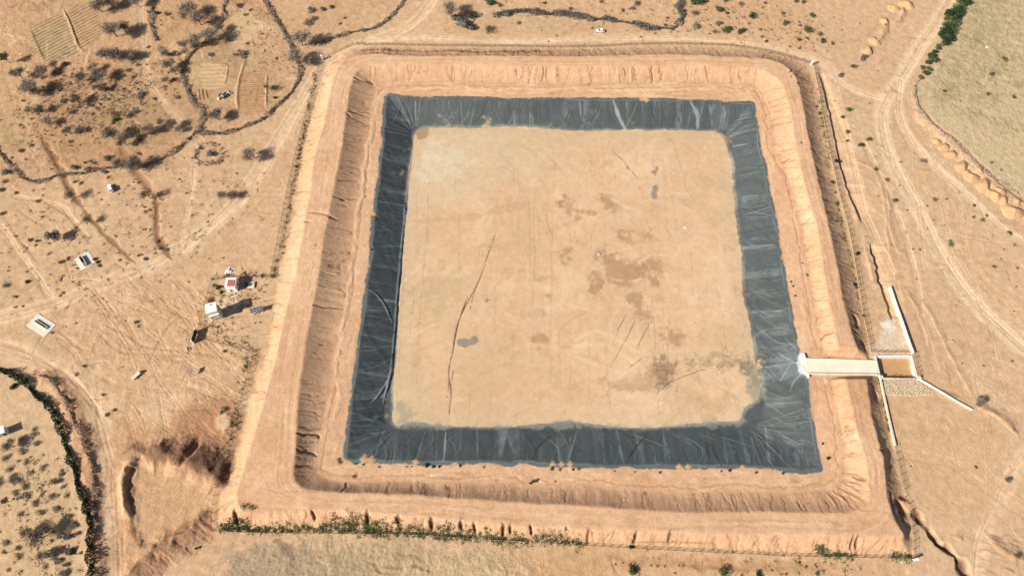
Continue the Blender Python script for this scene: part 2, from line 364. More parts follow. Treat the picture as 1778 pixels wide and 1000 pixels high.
for i in range(30):
    x0 = kk.uniform(1640, 1770); y0 = kk.uniform(0, 160)
    stroke([(x0, y0), (x0-12, y0+24), (x0-20, y0+50)], .6, (226, 198, 146) if kk.random() < .6 else (164, 138, 92), .28, 0, broken=.4, seed=300+i, jit=.9)
# bottom left orchard ground
blob([(-40, 655), (40, 672), (90, 715), (120, 790), (140, 880), (158, 1030), (-40, 1030)], (217, 178, 128), .6, 6, 4, rough=.5)
blob([(0, 780), (80, 770), (120, 860), (110, 960), (20, 990)], (205, 166, 116), .5, 12, 8, rough=.6)
stroke([(15, 830), (22, 880), (20, 930), (40, 985), (70, 1020)], 2.2, (214, 174, 124), .6, rag=1)
# field bank with reddish brush on the left of the road
stroke([(62, 648), (100, 668), (126, 710), (146, 760), (158, 820), (164, 900), (170, 1000), (172, 1030)], 4.0, (190, 132, 88), .7, .9, rag=1.2, rough=1.3, jit=.8)
# wash bank, right of the inlet
stroke([(1640, 640), (1650, 652), (1652, 668), (1662, 672)], .6, (176, 130, 86), .6, -.4, jit=.5, prof='ditch')
stroke([(1630, 676), (1655, 682), (1676, 694)], 1.0, (170, 124, 82), .6, -.6, jit=.5, prof='ditch')
stroke([(1688, 688), (1700, 708), (1726, 722), (1752, 742), (1764, 752), (1772, 760)], .8, (170, 120, 78), .7, .9, prof='step', w2=2.5, jit=1.0, seed=4)
stroke([(1710, 920), (1726, 945), (1744, 962), (1790, 975)], .9, (150, 104, 66), .7, .9, prof='step', w2=3, jit=1.2, seed=5)
stroke([(1652, 928), (1664, 934), (1674, 938)], .8, (180, 134, 92), .5, .5, prof='step', w2=2)
for i in range(24):
    x0 = kk.uniform(1690, 1770); y0 = kk.uniform(925, 1000)
    stroke([(x0, y0), (x0+14, y0+3), (x0+26, y0+9)], .5, (190, 146, 100), .4, .15, seed=400+i, jit=.5)
# ravine at the lower right corner
stroke([(1586, 884), (1594, 898), (1606, 914)], 1.5, (110, 74, 48), .8, -1.9, prof='flat', jit=1.0, soft=.7, seed=6, rag=.8, vary=.6)
stroke([(1604, 912), (1618, 930), (1634, 950), (1652, 968), (1668, 990), (1690, 1010), (1710, 1030)], 1.9, (104, 68, 44), .8, -2.0, prof='flat', jit=1.8, soft=.7, seed=7, rag=1.0, vary=.65)
stroke([(1578, 872), (1572, 862), (1558, 866)], 1.0, (120, 82, 54), .7, -1.2, prof='flat', jit=.8, seed=8)
# ledge beside the right-hand fence: higher ground ends in a small cut
stroke([(1420, 124), (1433, 158), (1441, 198), (1450, 242), (1460, 290), (1472, 330), (1484, 362), (1496, 390)], .5, (196, 146, 98), .4, -1.25, prof='step', w2=5.5, jit=.5, seed=9)
stroke([(1508, 420), (1514, 440), (1522, 462), (1530, 500), (1543, 540), (1552, 560)], .7, (180, 128, 84), .6, -1.5, prof='step', w2=5.0, jit=1.3, seed=10)
stroke([(1500, 420), (1512, 470), (1520, 500)], 1.2, (232, 190, 140), .6, .3, rag=.8)
stroke([(1470, 316), (1482, 360), (1488, 388)], 1.4, (232, 188, 138), .5, .25, rag=.8)
for i, q in enumerate(([(1480, 280), (1520, 300), (1540, 400), (1545, 470)], [(1540, 330), (1545, 380), (1555, 430), (1580, 450)], [(1600, 520), (1630, 580), (1660, 640), (1690, 690)], [(1570, 500), (1600, 560), (1612, 610)])):
    stroke(q, .6, (190, 142, 96), .45, .3, prof='step', w2=2, jit=.9, seed=420+i)
# the wash that runs into the inlet basin, smooth silt
blob([(1552, 500), (1580, 500), (1640, 620), (1690, 700), (1640, 690), (1596, 650), (1586, 612)], (206, 160, 112), .5, 6, 3, rough=.15)
blob([(1532, 688), (1620, 682), (1690, 716), (1740, 750), (1740, 900), (1640, 900), (1590, 860), (1560, 780)], (213, 167, 116), .5, 8, 5, rough=.2)
blob([(1520, 596), (1528, 566), (1545, 552), (1556, 570), (1570, 600), (1578, 611), (1516, 611)], (226, 200, 166), .7, 2.5, 3)
blob([(1530, 565), (1548, 556), (1552, 570), (1536, 578)], (238, 222, 196), .7, 1.5, 2)
blob([(372, 528), (392, 516), (410, 522), (404, 545), (392, 548)], (238, 206, 164), .6, 2, 2); blob([(392, 500), (420, 508), (410, 520), (388, 515)], (234, 198, 152), .5, 2, 2)
# quarried scraps at the right side road
for q in ([(1570, 10), (1562, 30), (1545, 45)], [(1545, 45), (1530, 62), (1515, 78)], [(1512, 80), (1500, 95)]):
    stroke(q, 1.8, (206, 158, 110), .6, .9, jit=1.2, rag=.8, rough=1.2)
for q in ([(1600, 190), (1588, 170), (1592, 150)],):
    stroke(q, 1.2, (170, 134, 92), .6, .5, jit=.8)
stroke([(1588, 188), (1610, 214), (1640, 240), (1680, 276), (1720, 318), (1760, 356), (1800, 385)], 4.2, (228, 184, 134), .7, .5, rag=1.5, rough=.9, jit=.8)
stroke([(1600, 190), (1624, 216), (1662, 245), (1700, 284), (1738, 318), (1800, 362)], 1.2, (186, 140, 96), .7, -.5, rag=.5, jit=.5)
# spoil ridges and stony strip above the top fence, scrub country at the top
blob([(880, -30), (1440, -30), (1430, 60), (1340, 66), (1200, 55), (900, 20)], (216, 170, 120), .5, 10, 8, rough=.6)
blob([(1170, -20), (1300, -20), (1420, 50), (1400, 95), (1320, 74), (1200, 50)], (206, 158, 108), .4, 10, 8, rough=.8)
blob([(770, 5), (860, 0), (880, 60), (800, 66)], (205, 158, 110), .4, 8, 6)

# --- borrow pit and heaps (heights)
r = blob([(232, 800), (262, 806), (320, 818), (372, 838), (364, 878), (320, 912), (270, 946), (240, 930), (228, 890), (226, 840)], (212, 164, 114), .7, 5, 2, dz=-.9, rough=.6); mark(r, 8)
stroke([(226, 905), (217, 880), (212, 850), (216, 822), (230, 800), (246, 792)], 2.2, (222, 176, 126), .7, 1.5, jit=.9, rag=.7, rough=1.2, seed=3, vary=.5)
stroke([(232, 892), (226, 868), (224, 838), (234, 806)], 1.3, (120, 84, 58), .6, -.5, jit=.8, rag=.7, vary=.5)  # shallow cut; shade of the pit's inner face put into its colour
stroke([(246, 794), (290, 792), (318, 804), (345, 812), (372, 832), (398, 846)], 4.5, None, 0, 2.3, jit=.8, rag=1.2, rough=1.7, seed=4, vary=.5)
stroke([(262, 780), (300, 776), (340, 778), (372, 796), (392, 824)], 4.0, None, 0, 1.2, jit=.8, rag=1.4, seed=5)
stroke([(352, 752), (338, 778), (322, 800), (308, 816)], 1.7, (186, 134, 90), .8, -1.6, jit=.3, rag=.3, seed=6)
stroke([(345, 752), (330, 780), (312, 806)], .5, (150, 104, 70), .6, -.3); stroke([(356, 754), (343, 780), (326, 806)], .5, (150, 104, 70), .6, -.3)
stroke([(362, 880), (326, 910), (290, 938), (252, 966), (222, 1000), (200, 1040)], 3.2, (206, 158, 108), .5, 1.3, jit=.9, rag=.9, rough=1.2, seed=7)
blob([(364, 884), (330, 908), (292, 938), (256, 966), (226, 1000), (215, 1030), (262, 1030), (300, 980), (350, 945), (372, 925)], (168, 120, 82), .75, 4, 3, rough=1.3)
for i in range(44):
    t = kk.random(); x = 362-135*t; y = 886+104*t; o_ = kk.uniform(-4, 16)
    stroke([(x+o_, y+o_), (x+8+o_, y+9+o_), (x+17+o_, y+19+o_)], kk.uniform(.3, .6), (136, 94, 62) if i % 2 else (206, 156, 110), .35, -.22, jit=.6, seed=500+i)
stroke([(362, 884), (326, 912), (290, 940), (252, 968), (222, 1002)], 1.2, (120, 80, 54), .4, -.5, rag=1.2, jit=1.4, vary=.6, seed=71)

# ------------------------------------------------------------------ the reservoir: six rings from the outer toe to the pond bed
HC, HB, HR, HF = 4.4, .9, .55, -4.8        # crest, foot of inner bank, liner rim, bed
TOE = [(611, 83), (660, 82), (760, 84), (900, 84), (1000, 85), (1120, 82), (1200, 82), (1290, 86), (1340, 93), (1380, 103), (1402, 118), (1414, 145), (1419, 172), (1425, 210), (1432, 255),
       (1444, 305), (1470, 400), (1490, 495), (1502, 552), (1509, 600), (1512, 622), (1520, 645), (1526, 660), (1536, 705), (1547, 765), (1560, 825), (1575, 885), (1582, 930), (1584, 962),
       (1578, 967), (1450, 964), (1300, 959), (1150, 951), (1000, 944), (850, 935), (700, 926), (560, 923), (450, 923), (372, 920), (371, 880), (373, 852), (388, 836), (400, 822),
       (409, 788), (430, 700), (448, 650), (463, 600), (484, 480), (501, 400), (512, 340), (527, 250), (541, 200), (556, 150), (571, 112), (590, 94)]
CO = [(650, 94), (700, 97), (760, 97), (900, 97), (1000, 98), (1100, 96), (1200, 95), (1260, 98), (1320, 102), (1350, 108), (1370, 120), (1384, 137), (1389, 160), (1399, 210), (1408, 255),
      (1419, 305), (1440, 400), (1455, 470), (1466, 530), (1478, 575), (1492, 612), (1500, 640), (1506, 665), (1512, 715), (1524, 760), (1535, 805), (1544, 875), (1556, 905), (1568, 931),
      (1480, 931), (1333, 928), (1250, 927), (1110, 923), (1000, 919), (890, 914), (800, 907), (750, 901), (690, 895), (640, 889), (545, 885), (450, 884), (416, 880), (411, 862), (413, 840), (425, 806),
      (434, 780), (457, 700), (470, 650), (482, 600), (510, 480), (525, 400), (536, 340), (551, 250), (561, 213), (573, 160), (583, 122), (604, 101)]
CI = [(641, 114), (705, 112), (770, 112), (890, 114), (1000, 116), (1100, 115), (1200, 113), (1260, 115), (1304, 117), (1330, 124), (1348, 134), (1360, 150), (1367, 172), (1374, 200), (1382, 255),
      (1392, 300), (1405, 350), (1419, 400), (1427, 450), (1435, 500), (1444, 550), (1454, 600), (1464, 645), (1474, 690), (1488, 750), (1503, 802), (1508, 850), (1506, 874),
      (1485, 886), (1440, 890), (1330, 888), (1200, 889), (1100, 884), (1000, 877), (890, 872), (830, 867), (770, 863), (700, 857), (620, 855), (570, 853), (534, 850), (514, 835), (511, 812),
      (514, 780), (518, 700), (524, 650), (530, 600), (541, 540), (553, 480), (565, 400), (576, 345), (593, 260), (601, 202), (608, 155), (614, 134), (624, 121)]
TI = [(705, 143), (776, 144), (890, 145), (1000, 148), (1150, 146), (1290, 146), (1316, 158), (1331, 185), (1340, 225), (1346, 262),
      (1365, 300), (1380, 350), (1392, 400), (1400, 450), (1407, 500), (1417, 550), (1426, 600), (1437, 650), (1449, 700), (1463, 750), (1464, 795), (1462, 818), (1450, 842), (1425, 851),
      (1380, 855), (1330, 856), (1200, 853), (1100, 849), (1000, 845), (890, 842), (800, 838), (700, 835), (604, 833), (565, 828), (551, 816),
      (553, 780), (566, 700), (575, 650), (583, 600), (595, 540), (606, 480), (614, 400), (624, 330), (641, 225), (649, 170), (660, 152)]
RIM = [(668, 165), (700, 166), (800, 167), (900, 169), (1000, 169), (1100, 170), (1200, 172), (1300, 176), (1311, 178), (1318, 215), (1325, 260), (1333, 300), (1341, 345), (1351, 390), (1361, 450), (1370, 500),
       (1379, 545), (1386, 590), (1391, 618), (1397, 648), (1405, 655), (1409, 700), (1418, 745), (1424, 790), (1424, 821), (1335, 817), (1200, 815), (1110, 816), (1050, 814), (960, 811), (890, 808), (760, 808), (700, 807), (640, 804), (598, 800),
       (599, 750), (604, 700), (611, 650), (617, 600), (625, 550), (631, 500), (634, 480), (638, 450), (642, 400), (648, 350), (655, 300), (661, 250), (663, 215)]
BED = [(735, 222), (780, 222), (850, 222), (900, 221), (950, 224), (1000, 227), (1100, 226), (1190, 227), (1240, 228), (1256, 236), (1263, 255), (1270, 290), (1275, 340), (1279, 380), (1284, 420), (1288, 460), (1289, 500),
       (1297, 540), (1304, 572), (1310, 606), (1313, 632), (1320, 655), (1322, 675), (1316, 692), (1298, 706), (1288, 718), (1284, 729), (1240, 731), (1170, 739), (1090, 742), (1030, 735), (990, 731), (940, 735), (860, 740), (760, 736), (720, 732), (692, 738), (682, 732),
       (684, 700), (685, 650), (689, 600), (692, 550), (695, 500), (699, 450), (703, 400), (708, 350), (711, 300), (716, 260), (722, 232)]
LTOE = [(721, 221), (900, 222), (1100, 227), (1258, 229), (1268, 275), (1280, 370), (1290, 460), (1303, 555), (1314, 625), (1325, 690), (1312, 738), (1200, 742), (1000, 745), (850, 743), (677, 740), (683, 650), (692, 540), (701, 430), (708, 340), (716, 255)]
def ring(P, z, jit, seed): return smooth_pl(world_pl(P, z), True, 1.0, jit, seed)
rT, rCO, rCI, rTI = ring(TOE, 0, .5, 1), ring(CO, HC, .45, 2), ring(CI, HC, .35, 3), ring(TI, HB, .8, 4)
rR, rB, rL = ring(RIM, HR, .55, 5), ring(BED, HF, .45, 6), ring(LTOE, HF, .2, 7)
def full(Q, rad):
    sl, D, S, SD, L = dist_pl(Q, rad, True)
    F = np.full(SH, 1e9, np.float32); F[sl] = D; G = np.zeros(SH, np.float32); G[sl] = S
    return F, G, L
dT, sT, _ = full(rT, 24); dCO, sCO, LCO = full(rCO, 26); dCI, sCI, LCI = full(rCI, 24); dTI, sTI, _ = full(rTI, 26)
dR, sR, LR = full(rR, 26); dB, sB, LB = full(rB, 22); dL, sL_, _ = full(rL, 24)
iT, iCO, iCI, iTI, iR, iB, iL = [inside(q) for q in (rT, rCO, rCI, rTI, rR, rB, rL)]
z1 = lambda s, cell, seed, L: np.interp(s/cell, np.arange(int(L/cell)+3), np.random.default_rng(seed).uniform(-1, 1, int(L/cell)+3)).astype(np.float32)
E = np.zeros(SH, np.float32)
# outer bank
m = iT & ~iCO; t1 = dT/(dT+dCO+1e-3); Z0 = Z.copy()
tp_ = t1**1.5; Z[m] = (Z0*(1-tp_)+HC*tp_)[m]
mo = m
# crest
m = iCO & ~iCI; Z[m] = HC + .08*N10[m]; mc = m
m = iCI & ~iTI; t2 = dCI/(dCI+dTI+1e-3); u2 = (1-t2)**1.45; Z[m] = (HB+(HC-HB)*u2)[m]; mi = m
m = iTI & ~iR; t3 = dTI/(dTI+dR+1e-3); Z[m] = (HB*(1-t3)+HR*t3)[m] + .06*N10[m]; mb = m
SHELF = 1.7
m = iR & ~iL; dd = np.maximum(dR-SHELF, 0); t4 = dd/(dd+dL+1e-3); Z[m] = (HR*(1-t4)+HF*t4)[m]; ml = m
m = iL; Z[m] = HF - .05 + .12*(N40[m]+.5*N10[m])
Z[iT] = box(Z, 2)[iT]
emb = iT & ~iR
ROUGH[emb] = .25; ROUGH[mo] = .7; ROUGH[mi] = .25; ROUGH[iR] = 0.0
# bank soils
nz = np.clip(.5+.5*N10+.3*N40, 0, 1)[..., None]
Ce = alb((217, 164, 117))*(1-nz)+alb((230, 181, 135))*nz
Ce = Ce*(1+.09*N3+.07*N1)[..., None]
wEdge = sstep(0, 3.5, dT + N3*1.5)[..., None]
C[iT] = (C*(1-wEdge)+Ce*wEdge)[iT]
rp = z1(sCI, .9, 31, LCI)+.6*z1(sCI, .45, 32, LCI)
sgn = (rp+.35*N3)
paint(slice(None), mc*sstep(.2, .9, .5+N10*.7+.3*z1(sCI, 14, 40, LCI)), alb((232, 186, 138)), .5)
# wheel lines along the crest
for k, off in enumerate((1.6, 3.0, 4.2, 5.8, 7.4)):
    q = np.exp(-((dCI-off-.5*z1(sCI, 22, 50+k, LCI))/.4)**2)*mc*np.clip(.5+z1(sCI, 15, 60+k, LCI), 0, 1)
    paint(slice(None), q, alb((200, 150, 104) if k % 2 else (238, 194, 146)), .45); Z -= .05*q
# inner bank: bucket-tooth grooves and rain rills running straight down
q = t2*(1-t2)*4
Z[mi] += ((.07*rp+.035*np.sin(sCI*2*PI/1.25+N10*2))*q*np.clip(.55+1.1*N10+.7*z1(sCI, 16, 39, LCI), .1, 1.3))[mi]
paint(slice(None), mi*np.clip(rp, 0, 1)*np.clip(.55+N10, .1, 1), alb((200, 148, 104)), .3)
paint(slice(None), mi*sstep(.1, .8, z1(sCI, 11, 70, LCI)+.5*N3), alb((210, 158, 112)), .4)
# outer bank grooves
ro = z1(sCO, 1.1, 33, LCO)+.7*z1(sCO, .5, 34, LCO); q = t1*(1-t1)*4
Z[mo] += (.08*q*ro)[mo]
paint(slice(None), mo*np.clip(ro*.8+N3*.5, 0, 1), alb((205, 152, 106)), .3)
kr = np.random.default_rng(77)
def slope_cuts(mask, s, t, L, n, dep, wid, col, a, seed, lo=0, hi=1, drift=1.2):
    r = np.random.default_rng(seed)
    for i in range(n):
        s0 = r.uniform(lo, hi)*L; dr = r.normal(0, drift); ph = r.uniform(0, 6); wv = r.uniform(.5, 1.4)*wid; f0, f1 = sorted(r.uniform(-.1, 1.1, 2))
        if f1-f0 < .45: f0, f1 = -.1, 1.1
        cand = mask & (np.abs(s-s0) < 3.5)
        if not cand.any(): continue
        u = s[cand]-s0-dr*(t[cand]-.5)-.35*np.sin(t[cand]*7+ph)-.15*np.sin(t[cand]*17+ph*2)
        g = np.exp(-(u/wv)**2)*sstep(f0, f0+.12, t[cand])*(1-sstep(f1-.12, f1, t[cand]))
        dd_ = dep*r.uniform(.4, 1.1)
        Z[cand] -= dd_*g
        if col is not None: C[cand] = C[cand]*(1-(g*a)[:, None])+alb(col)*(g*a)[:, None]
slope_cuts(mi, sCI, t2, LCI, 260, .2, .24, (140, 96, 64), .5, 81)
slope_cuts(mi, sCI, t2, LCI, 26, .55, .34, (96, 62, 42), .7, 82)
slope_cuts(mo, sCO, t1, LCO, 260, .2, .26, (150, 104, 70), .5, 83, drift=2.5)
# raised rough band on the top outer bank, the slope's shade painted into its colour
stroke([(622, 87), (660, 87), (700, 90), (760, 91), (830, 92), (900, 91), (960, 90)], 1.6, (150, 98, 66), .6, .5, z=1.8, jit=1.2, rag=1.2, rough=1.8, seed=14)
# bench: loose pale sand, a washed edge
mbw = mb*sstep(-.2, .6, N10+.6*z1(sTI, 18, 90, LCI)); paint(slice(None), mbw, alb((232, 186, 138)), .45)
q = np.exp(-((dTI-2.2-1.2*N10-.8*N3)/.35)**2)*mb; paint(slice(None), q, alb((182, 128, 84)), .55); Z -= .12*q
q = np.exp(-((dTI-.4)/.9)**2)*(mb | mi); paint(slice(None), q*np.clip(.5+N10, 0, 1), alb((198, 148, 102)), .5)
for q_ in ([(700, 158), (780, 152), (860, 155), (960, 153), (1080, 156), (1250, 152)], [(655, 165), (645, 220), (632, 300), (626, 350), (618, 410), (612, 470), (603, 520), (590, 590), (584, 640), (586, 690), (575, 740)]):
    stroke(q_, 1.0, (236, 192, 144), .55, .15, z=HB, jit=1.5, rag=.6, seed=15)
# bottom outer bank: cut gullies that open at the crest
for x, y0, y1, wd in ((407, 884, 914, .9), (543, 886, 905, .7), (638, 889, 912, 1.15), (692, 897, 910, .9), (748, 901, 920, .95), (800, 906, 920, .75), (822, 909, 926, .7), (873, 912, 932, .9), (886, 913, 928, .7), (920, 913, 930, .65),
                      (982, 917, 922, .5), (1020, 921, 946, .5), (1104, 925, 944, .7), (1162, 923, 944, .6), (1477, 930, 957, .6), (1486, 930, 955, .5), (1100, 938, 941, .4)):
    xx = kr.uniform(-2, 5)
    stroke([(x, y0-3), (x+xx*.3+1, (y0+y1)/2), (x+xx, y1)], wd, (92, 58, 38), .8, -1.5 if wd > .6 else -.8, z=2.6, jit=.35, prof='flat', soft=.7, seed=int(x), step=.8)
stroke([(420, 885), (500, 884), (540, 884)], 1.2, (196, 150, 104), .5, -.35, z=HC, jit=.3)
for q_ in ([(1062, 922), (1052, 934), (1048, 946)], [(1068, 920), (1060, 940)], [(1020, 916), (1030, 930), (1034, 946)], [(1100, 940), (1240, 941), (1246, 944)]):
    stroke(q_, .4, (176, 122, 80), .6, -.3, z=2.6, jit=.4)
# slumps near the lower right corner
for q_ in ([(1455, 842), (1470, 855), (1490, 866), (1500, 870)], [(1460, 832), (1478, 846), (1497, 860)], [(1445, 848), (1462, 864), (1478, 880)], [(1435, 850), (1446, 866), (1452, 884)], [(1465, 830), (1480, 838), (1500, 850)]):
    stroke(q_, .7, (176, 122, 82), .5, .4, z=2.6, jit=.6, seed=16)
for q_ in ([(1545, 850), (1550, 880), (1556, 900)], [(1552, 866), (1568, 884), (1576, 902)], [(1558, 880), (1570, 900), (1580, 915)]):
    stroke(q_, .9, (150, 100, 66), .6, -.6, z=2.5, jit=.6, seed=17)
stroke([(1554, 867), (1564, 875), (1572, 888), (1576, 900)], 1.6, (110, 72, 48), .7, -1.4, z=1.5, prof='flat', jit=.8)
stroke([(1478, 546), (1488, 556), (1494, 572)], 1.6, (140, 94, 64), .6, -.7, z=2.0, prof='flat', jit=.8); stroke([(1494, 590), (1502, 600), (1508, 612)], 1.1, (140, 94, 64), .55, -.5, z=1.5, prof='flat', jit=.8)
stroke([(1512, 664), (1520, 682), (1528, 700)], 1.7, (144, 98, 68), .55, -.6, z=2.0, prof='flat', jit=.8)
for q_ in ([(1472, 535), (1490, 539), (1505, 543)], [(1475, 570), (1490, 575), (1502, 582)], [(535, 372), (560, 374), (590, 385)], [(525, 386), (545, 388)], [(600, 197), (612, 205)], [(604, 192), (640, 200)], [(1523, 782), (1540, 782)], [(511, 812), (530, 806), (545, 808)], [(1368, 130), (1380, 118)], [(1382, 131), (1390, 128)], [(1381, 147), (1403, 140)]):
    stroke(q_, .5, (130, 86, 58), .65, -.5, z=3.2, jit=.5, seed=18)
for i in range(170):
    u_ = int(kr.random()*len(rCO)); v_ = np.argmin(((rCI-rCO[u_])**2).sum(1)); f_ = kr.uniform(.1, .9); c_ = rCO[u_]*(1-f_)+rCI[v_]*f_
    tg = rCO[(u_+3) % len(rCO)]-rCO[u_]; tg = tg/(np.linalg.norm(tg)+1e-6); L = kr.uniform(2, 9)
    stroke([tuple(c_-tg*L), tuple(c_+kr.normal(0, .4, 2)), tuple(c_+tg*L)], kr.uniform(.2, .6), (240, 196, 150) if kr.random() < .55 else (190, 138, 94), kr.uniform(.2, .5), kr.uniform(-.06, .05), world=True, seed=3000+i, broken=.3, jit=.4, rag=.3)
for i in range(150):
    u_ = int(kr.random()*len(rTI)); v_ = np.argmin(((rR-rTI[u_])**2).sum(1)); f_ = kr.uniform(-.1, .9); c_ = rTI[u_]*(1-f_)+rR[v_]*f_
    tg = rTI[(u_+3) % len(rTI)]-rTI[u_]; tg = tg/(np.linalg.norm(tg)+1e-6); L = kr.uniform(2, 12)
    stroke([tuple(c_-tg*L), tuple(c_+kr.normal(0, .6, 2)), tuple(c_+tg*L)], kr.uniform(.25, .9), (242, 200, 154) if kr.random() < .6 else (194, 142, 98), kr.uniform(.2, .55), kr.uniform(-.06, .08), world=True, seed=3300+i, broken=.25, jit=.6, rag=.4)
# redder worked soil round the inlet channel
blob([(1398, 655), (1440, 653), (1520, 655), (1528, 700), (1512, 760), (1480, 740), (1450, 690), (1420, 680)], (204, 148, 102), .5, 6, 4, z=2, rough=.5)
blob([(1410, 600), (1500, 600), (1508, 618), (1400, 616)], (210, 156, 110), .5, 4, 3, z=2, rough=.5)
blob([(1430, 654), (1442, 655), (1440, 666), (1432, 664)], (238, 210, 176), .7, 1.5, 2, z=2)
# the cutting for the inlet channel
CH = world_pl([(1400, 620), (1522, 625), (1525, 649), (1404, 648)], .6)

# ------------------------------------------------------------------ liner and bed surfaces
Ck = alb((86, 91, 88))*np.ones(SH+(3,), np.float32)
Ck *= (1+.10*N10+.08*N3+.09*z1(sR+.8*N3, 1.1, 101, LR)+.10*z1(sR+.4*N3, .6, 102, LR))[..., None]  # fine wrinkles' light and shade put into the liner colour
C[iR] = Ck[iR]
wr = z1(sR+1.5*N10, 1.3, 103, LR); wr2 = z1(sR+2.5*t4*8+2*N10, 2.4, 104, LR)
qq = (ml*sstep(0, .12, t4)*(1-sstep(.9, 1, t4)))
Z += qq*(.07*np.abs(wr)**2*np.sign(wr)+.06*wr2+.05*N3)
# dust caught on folds, following the slope
paint(slice(None), qq*sstep(.55, 1.1, wr+.5*N3+.4*z1(sR, 9, 105, LR)+.3*N1), alb((140, 146, 142)), .35)
paint(slice(None), ml*(1-sstep(SHELF*.7, SHELF*1.1, dR+.3*N3)), alb((122, 127, 122)), .4)  # flat shelf painted paler for the sun it catches
paint(slice(None), ml*(1-sstep(.1, .35, dR+.5*N1+.7*N3-.5*z1(sR, 5, 106, LR)-.1)), alb((218, 174, 128)), .8)
q = np.exp(-((dR-SHELF-.15*N3)/.28)**2)*ml; paint(slice(None), q*np.clip(.4+N10, 0, 1), alb((168, 172, 164)), .5)
kd = np.random.default_rng(55)
for i in range(90):                                     # weld seams every eight metres
    s0 = i*8.2+kd.uniform(-.3, .3)
    if s0 > LR: break
    u = np.abs(sR-s0); a_ = kd.uniform(.15, .75)
    paint(slice(None), qq*np.exp(-(u/.2)**2)*np.clip(.7+N3, 0, 1), alb((172, 176, 168)), .25+.6*a_)
    if kd.random() < .55:
        u = sR-s0-.5; g = np.exp(-(u/kd.uniform(.5, 1.3))**2)*qq*np.clip(.2+t4+.6*N3, 0, 1)
        paint(slice(None), g, alb((150, 154, 146)), kd.uniform(.1, .36))
LM_ = ml.astype(np.float32)
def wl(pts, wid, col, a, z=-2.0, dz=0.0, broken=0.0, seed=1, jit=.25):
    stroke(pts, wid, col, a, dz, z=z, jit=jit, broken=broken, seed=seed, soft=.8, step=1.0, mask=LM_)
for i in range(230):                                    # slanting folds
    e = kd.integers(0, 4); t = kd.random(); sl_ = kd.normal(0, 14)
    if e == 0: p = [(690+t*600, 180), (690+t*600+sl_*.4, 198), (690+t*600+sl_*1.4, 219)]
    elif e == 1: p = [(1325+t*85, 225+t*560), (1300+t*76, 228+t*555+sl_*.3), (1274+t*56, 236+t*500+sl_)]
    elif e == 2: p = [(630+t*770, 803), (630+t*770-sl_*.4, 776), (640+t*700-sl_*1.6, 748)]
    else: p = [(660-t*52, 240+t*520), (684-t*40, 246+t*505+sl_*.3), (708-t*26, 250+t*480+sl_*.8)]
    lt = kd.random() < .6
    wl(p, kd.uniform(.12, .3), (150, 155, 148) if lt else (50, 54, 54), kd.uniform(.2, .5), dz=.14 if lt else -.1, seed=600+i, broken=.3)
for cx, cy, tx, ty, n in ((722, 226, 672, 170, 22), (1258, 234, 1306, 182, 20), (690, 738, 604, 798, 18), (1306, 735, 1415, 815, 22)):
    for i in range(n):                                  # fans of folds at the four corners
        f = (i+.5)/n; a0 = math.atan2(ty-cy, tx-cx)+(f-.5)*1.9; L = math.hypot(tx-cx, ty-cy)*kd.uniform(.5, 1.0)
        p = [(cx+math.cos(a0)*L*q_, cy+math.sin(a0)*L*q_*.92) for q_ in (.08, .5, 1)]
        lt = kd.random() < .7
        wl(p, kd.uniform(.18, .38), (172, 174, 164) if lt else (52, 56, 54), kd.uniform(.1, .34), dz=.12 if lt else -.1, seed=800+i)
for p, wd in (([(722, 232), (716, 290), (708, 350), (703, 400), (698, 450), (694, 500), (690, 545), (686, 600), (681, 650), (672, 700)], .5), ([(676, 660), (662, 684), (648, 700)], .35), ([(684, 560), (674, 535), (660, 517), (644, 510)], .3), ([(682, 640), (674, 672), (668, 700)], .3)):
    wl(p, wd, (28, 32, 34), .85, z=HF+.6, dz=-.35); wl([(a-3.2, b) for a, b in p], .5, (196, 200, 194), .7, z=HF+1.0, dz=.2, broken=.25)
wl([(985, 802), (996, 770), (1003, 745)], .35, (160, 166, 160), .7); wl([(925, 800), (934, 778), (960, 752)], .3, (42, 48, 50), .8); wl([(1085, 808), (1105, 775), (1128, 750)], .4, (44, 50, 52), .8)
wl([(1236, 768), (1240, 790), (1250, 812)], .35, (40, 46, 48), .85); wl([(1225, 762), (1228, 790), (1226, 812)], .3, (44, 50, 52), .8); wl([(773, 748), (772, 780), (770, 804)], .4, (186, 190, 182), .8)
wl([(1064, 181), (1076, 205), (1092, 223)], 1.1, (176, 180, 170), .7); wl([(1196, 182), (1210, 200), (1214, 222)], 1.2, (170, 176, 166), .6)
# wet-dry stain where the channel spills onto the liner
blob([(1362, 606), (1394, 612), (1398, 652), (1374, 652), (1352, 640)], (128, 138, 136), .5, 4, 4, z=-.5)
for p in ([(1396, 630), (1368, 632), (1330, 634)], [(1394, 622), (1372, 600), (1362, 588)], [(1396, 644), (1376, 664), (1372, 680)], [(1380, 634), (1352, 612)], [(1370, 634), (1356, 660)]):
    wl(p, .35, (180, 182, 172), .4, z=-1.5)
blob([(1386, 616), (1392, 612), (1398, 618), (1402, 648), (1392, 650), (1388, 634)], (236, 234, 224), .85, .8, 1.2, z=.5)
for x, y, r_ in ((632, 797, 2.2), (645, 799, 2.4), (722, 801, 1.0), (960, 806, 1.6), (975, 806, 1.4), (990, 806, 1.3), (1180, 811, 1.4), (1195, 811, 1.6), (1290, 812, 1.0), (1318, 183, 1.2), (1123, 173, 1.2), (1115, 172, .8), (642, 380, .8), (649, 372, 1.0), (655, 262, .8)):
    stroke([(x-4, y), (x+4, y+.5)], r_, (216, 170, 124), .85, .05, z=HR, rag=.8, jit=.5)
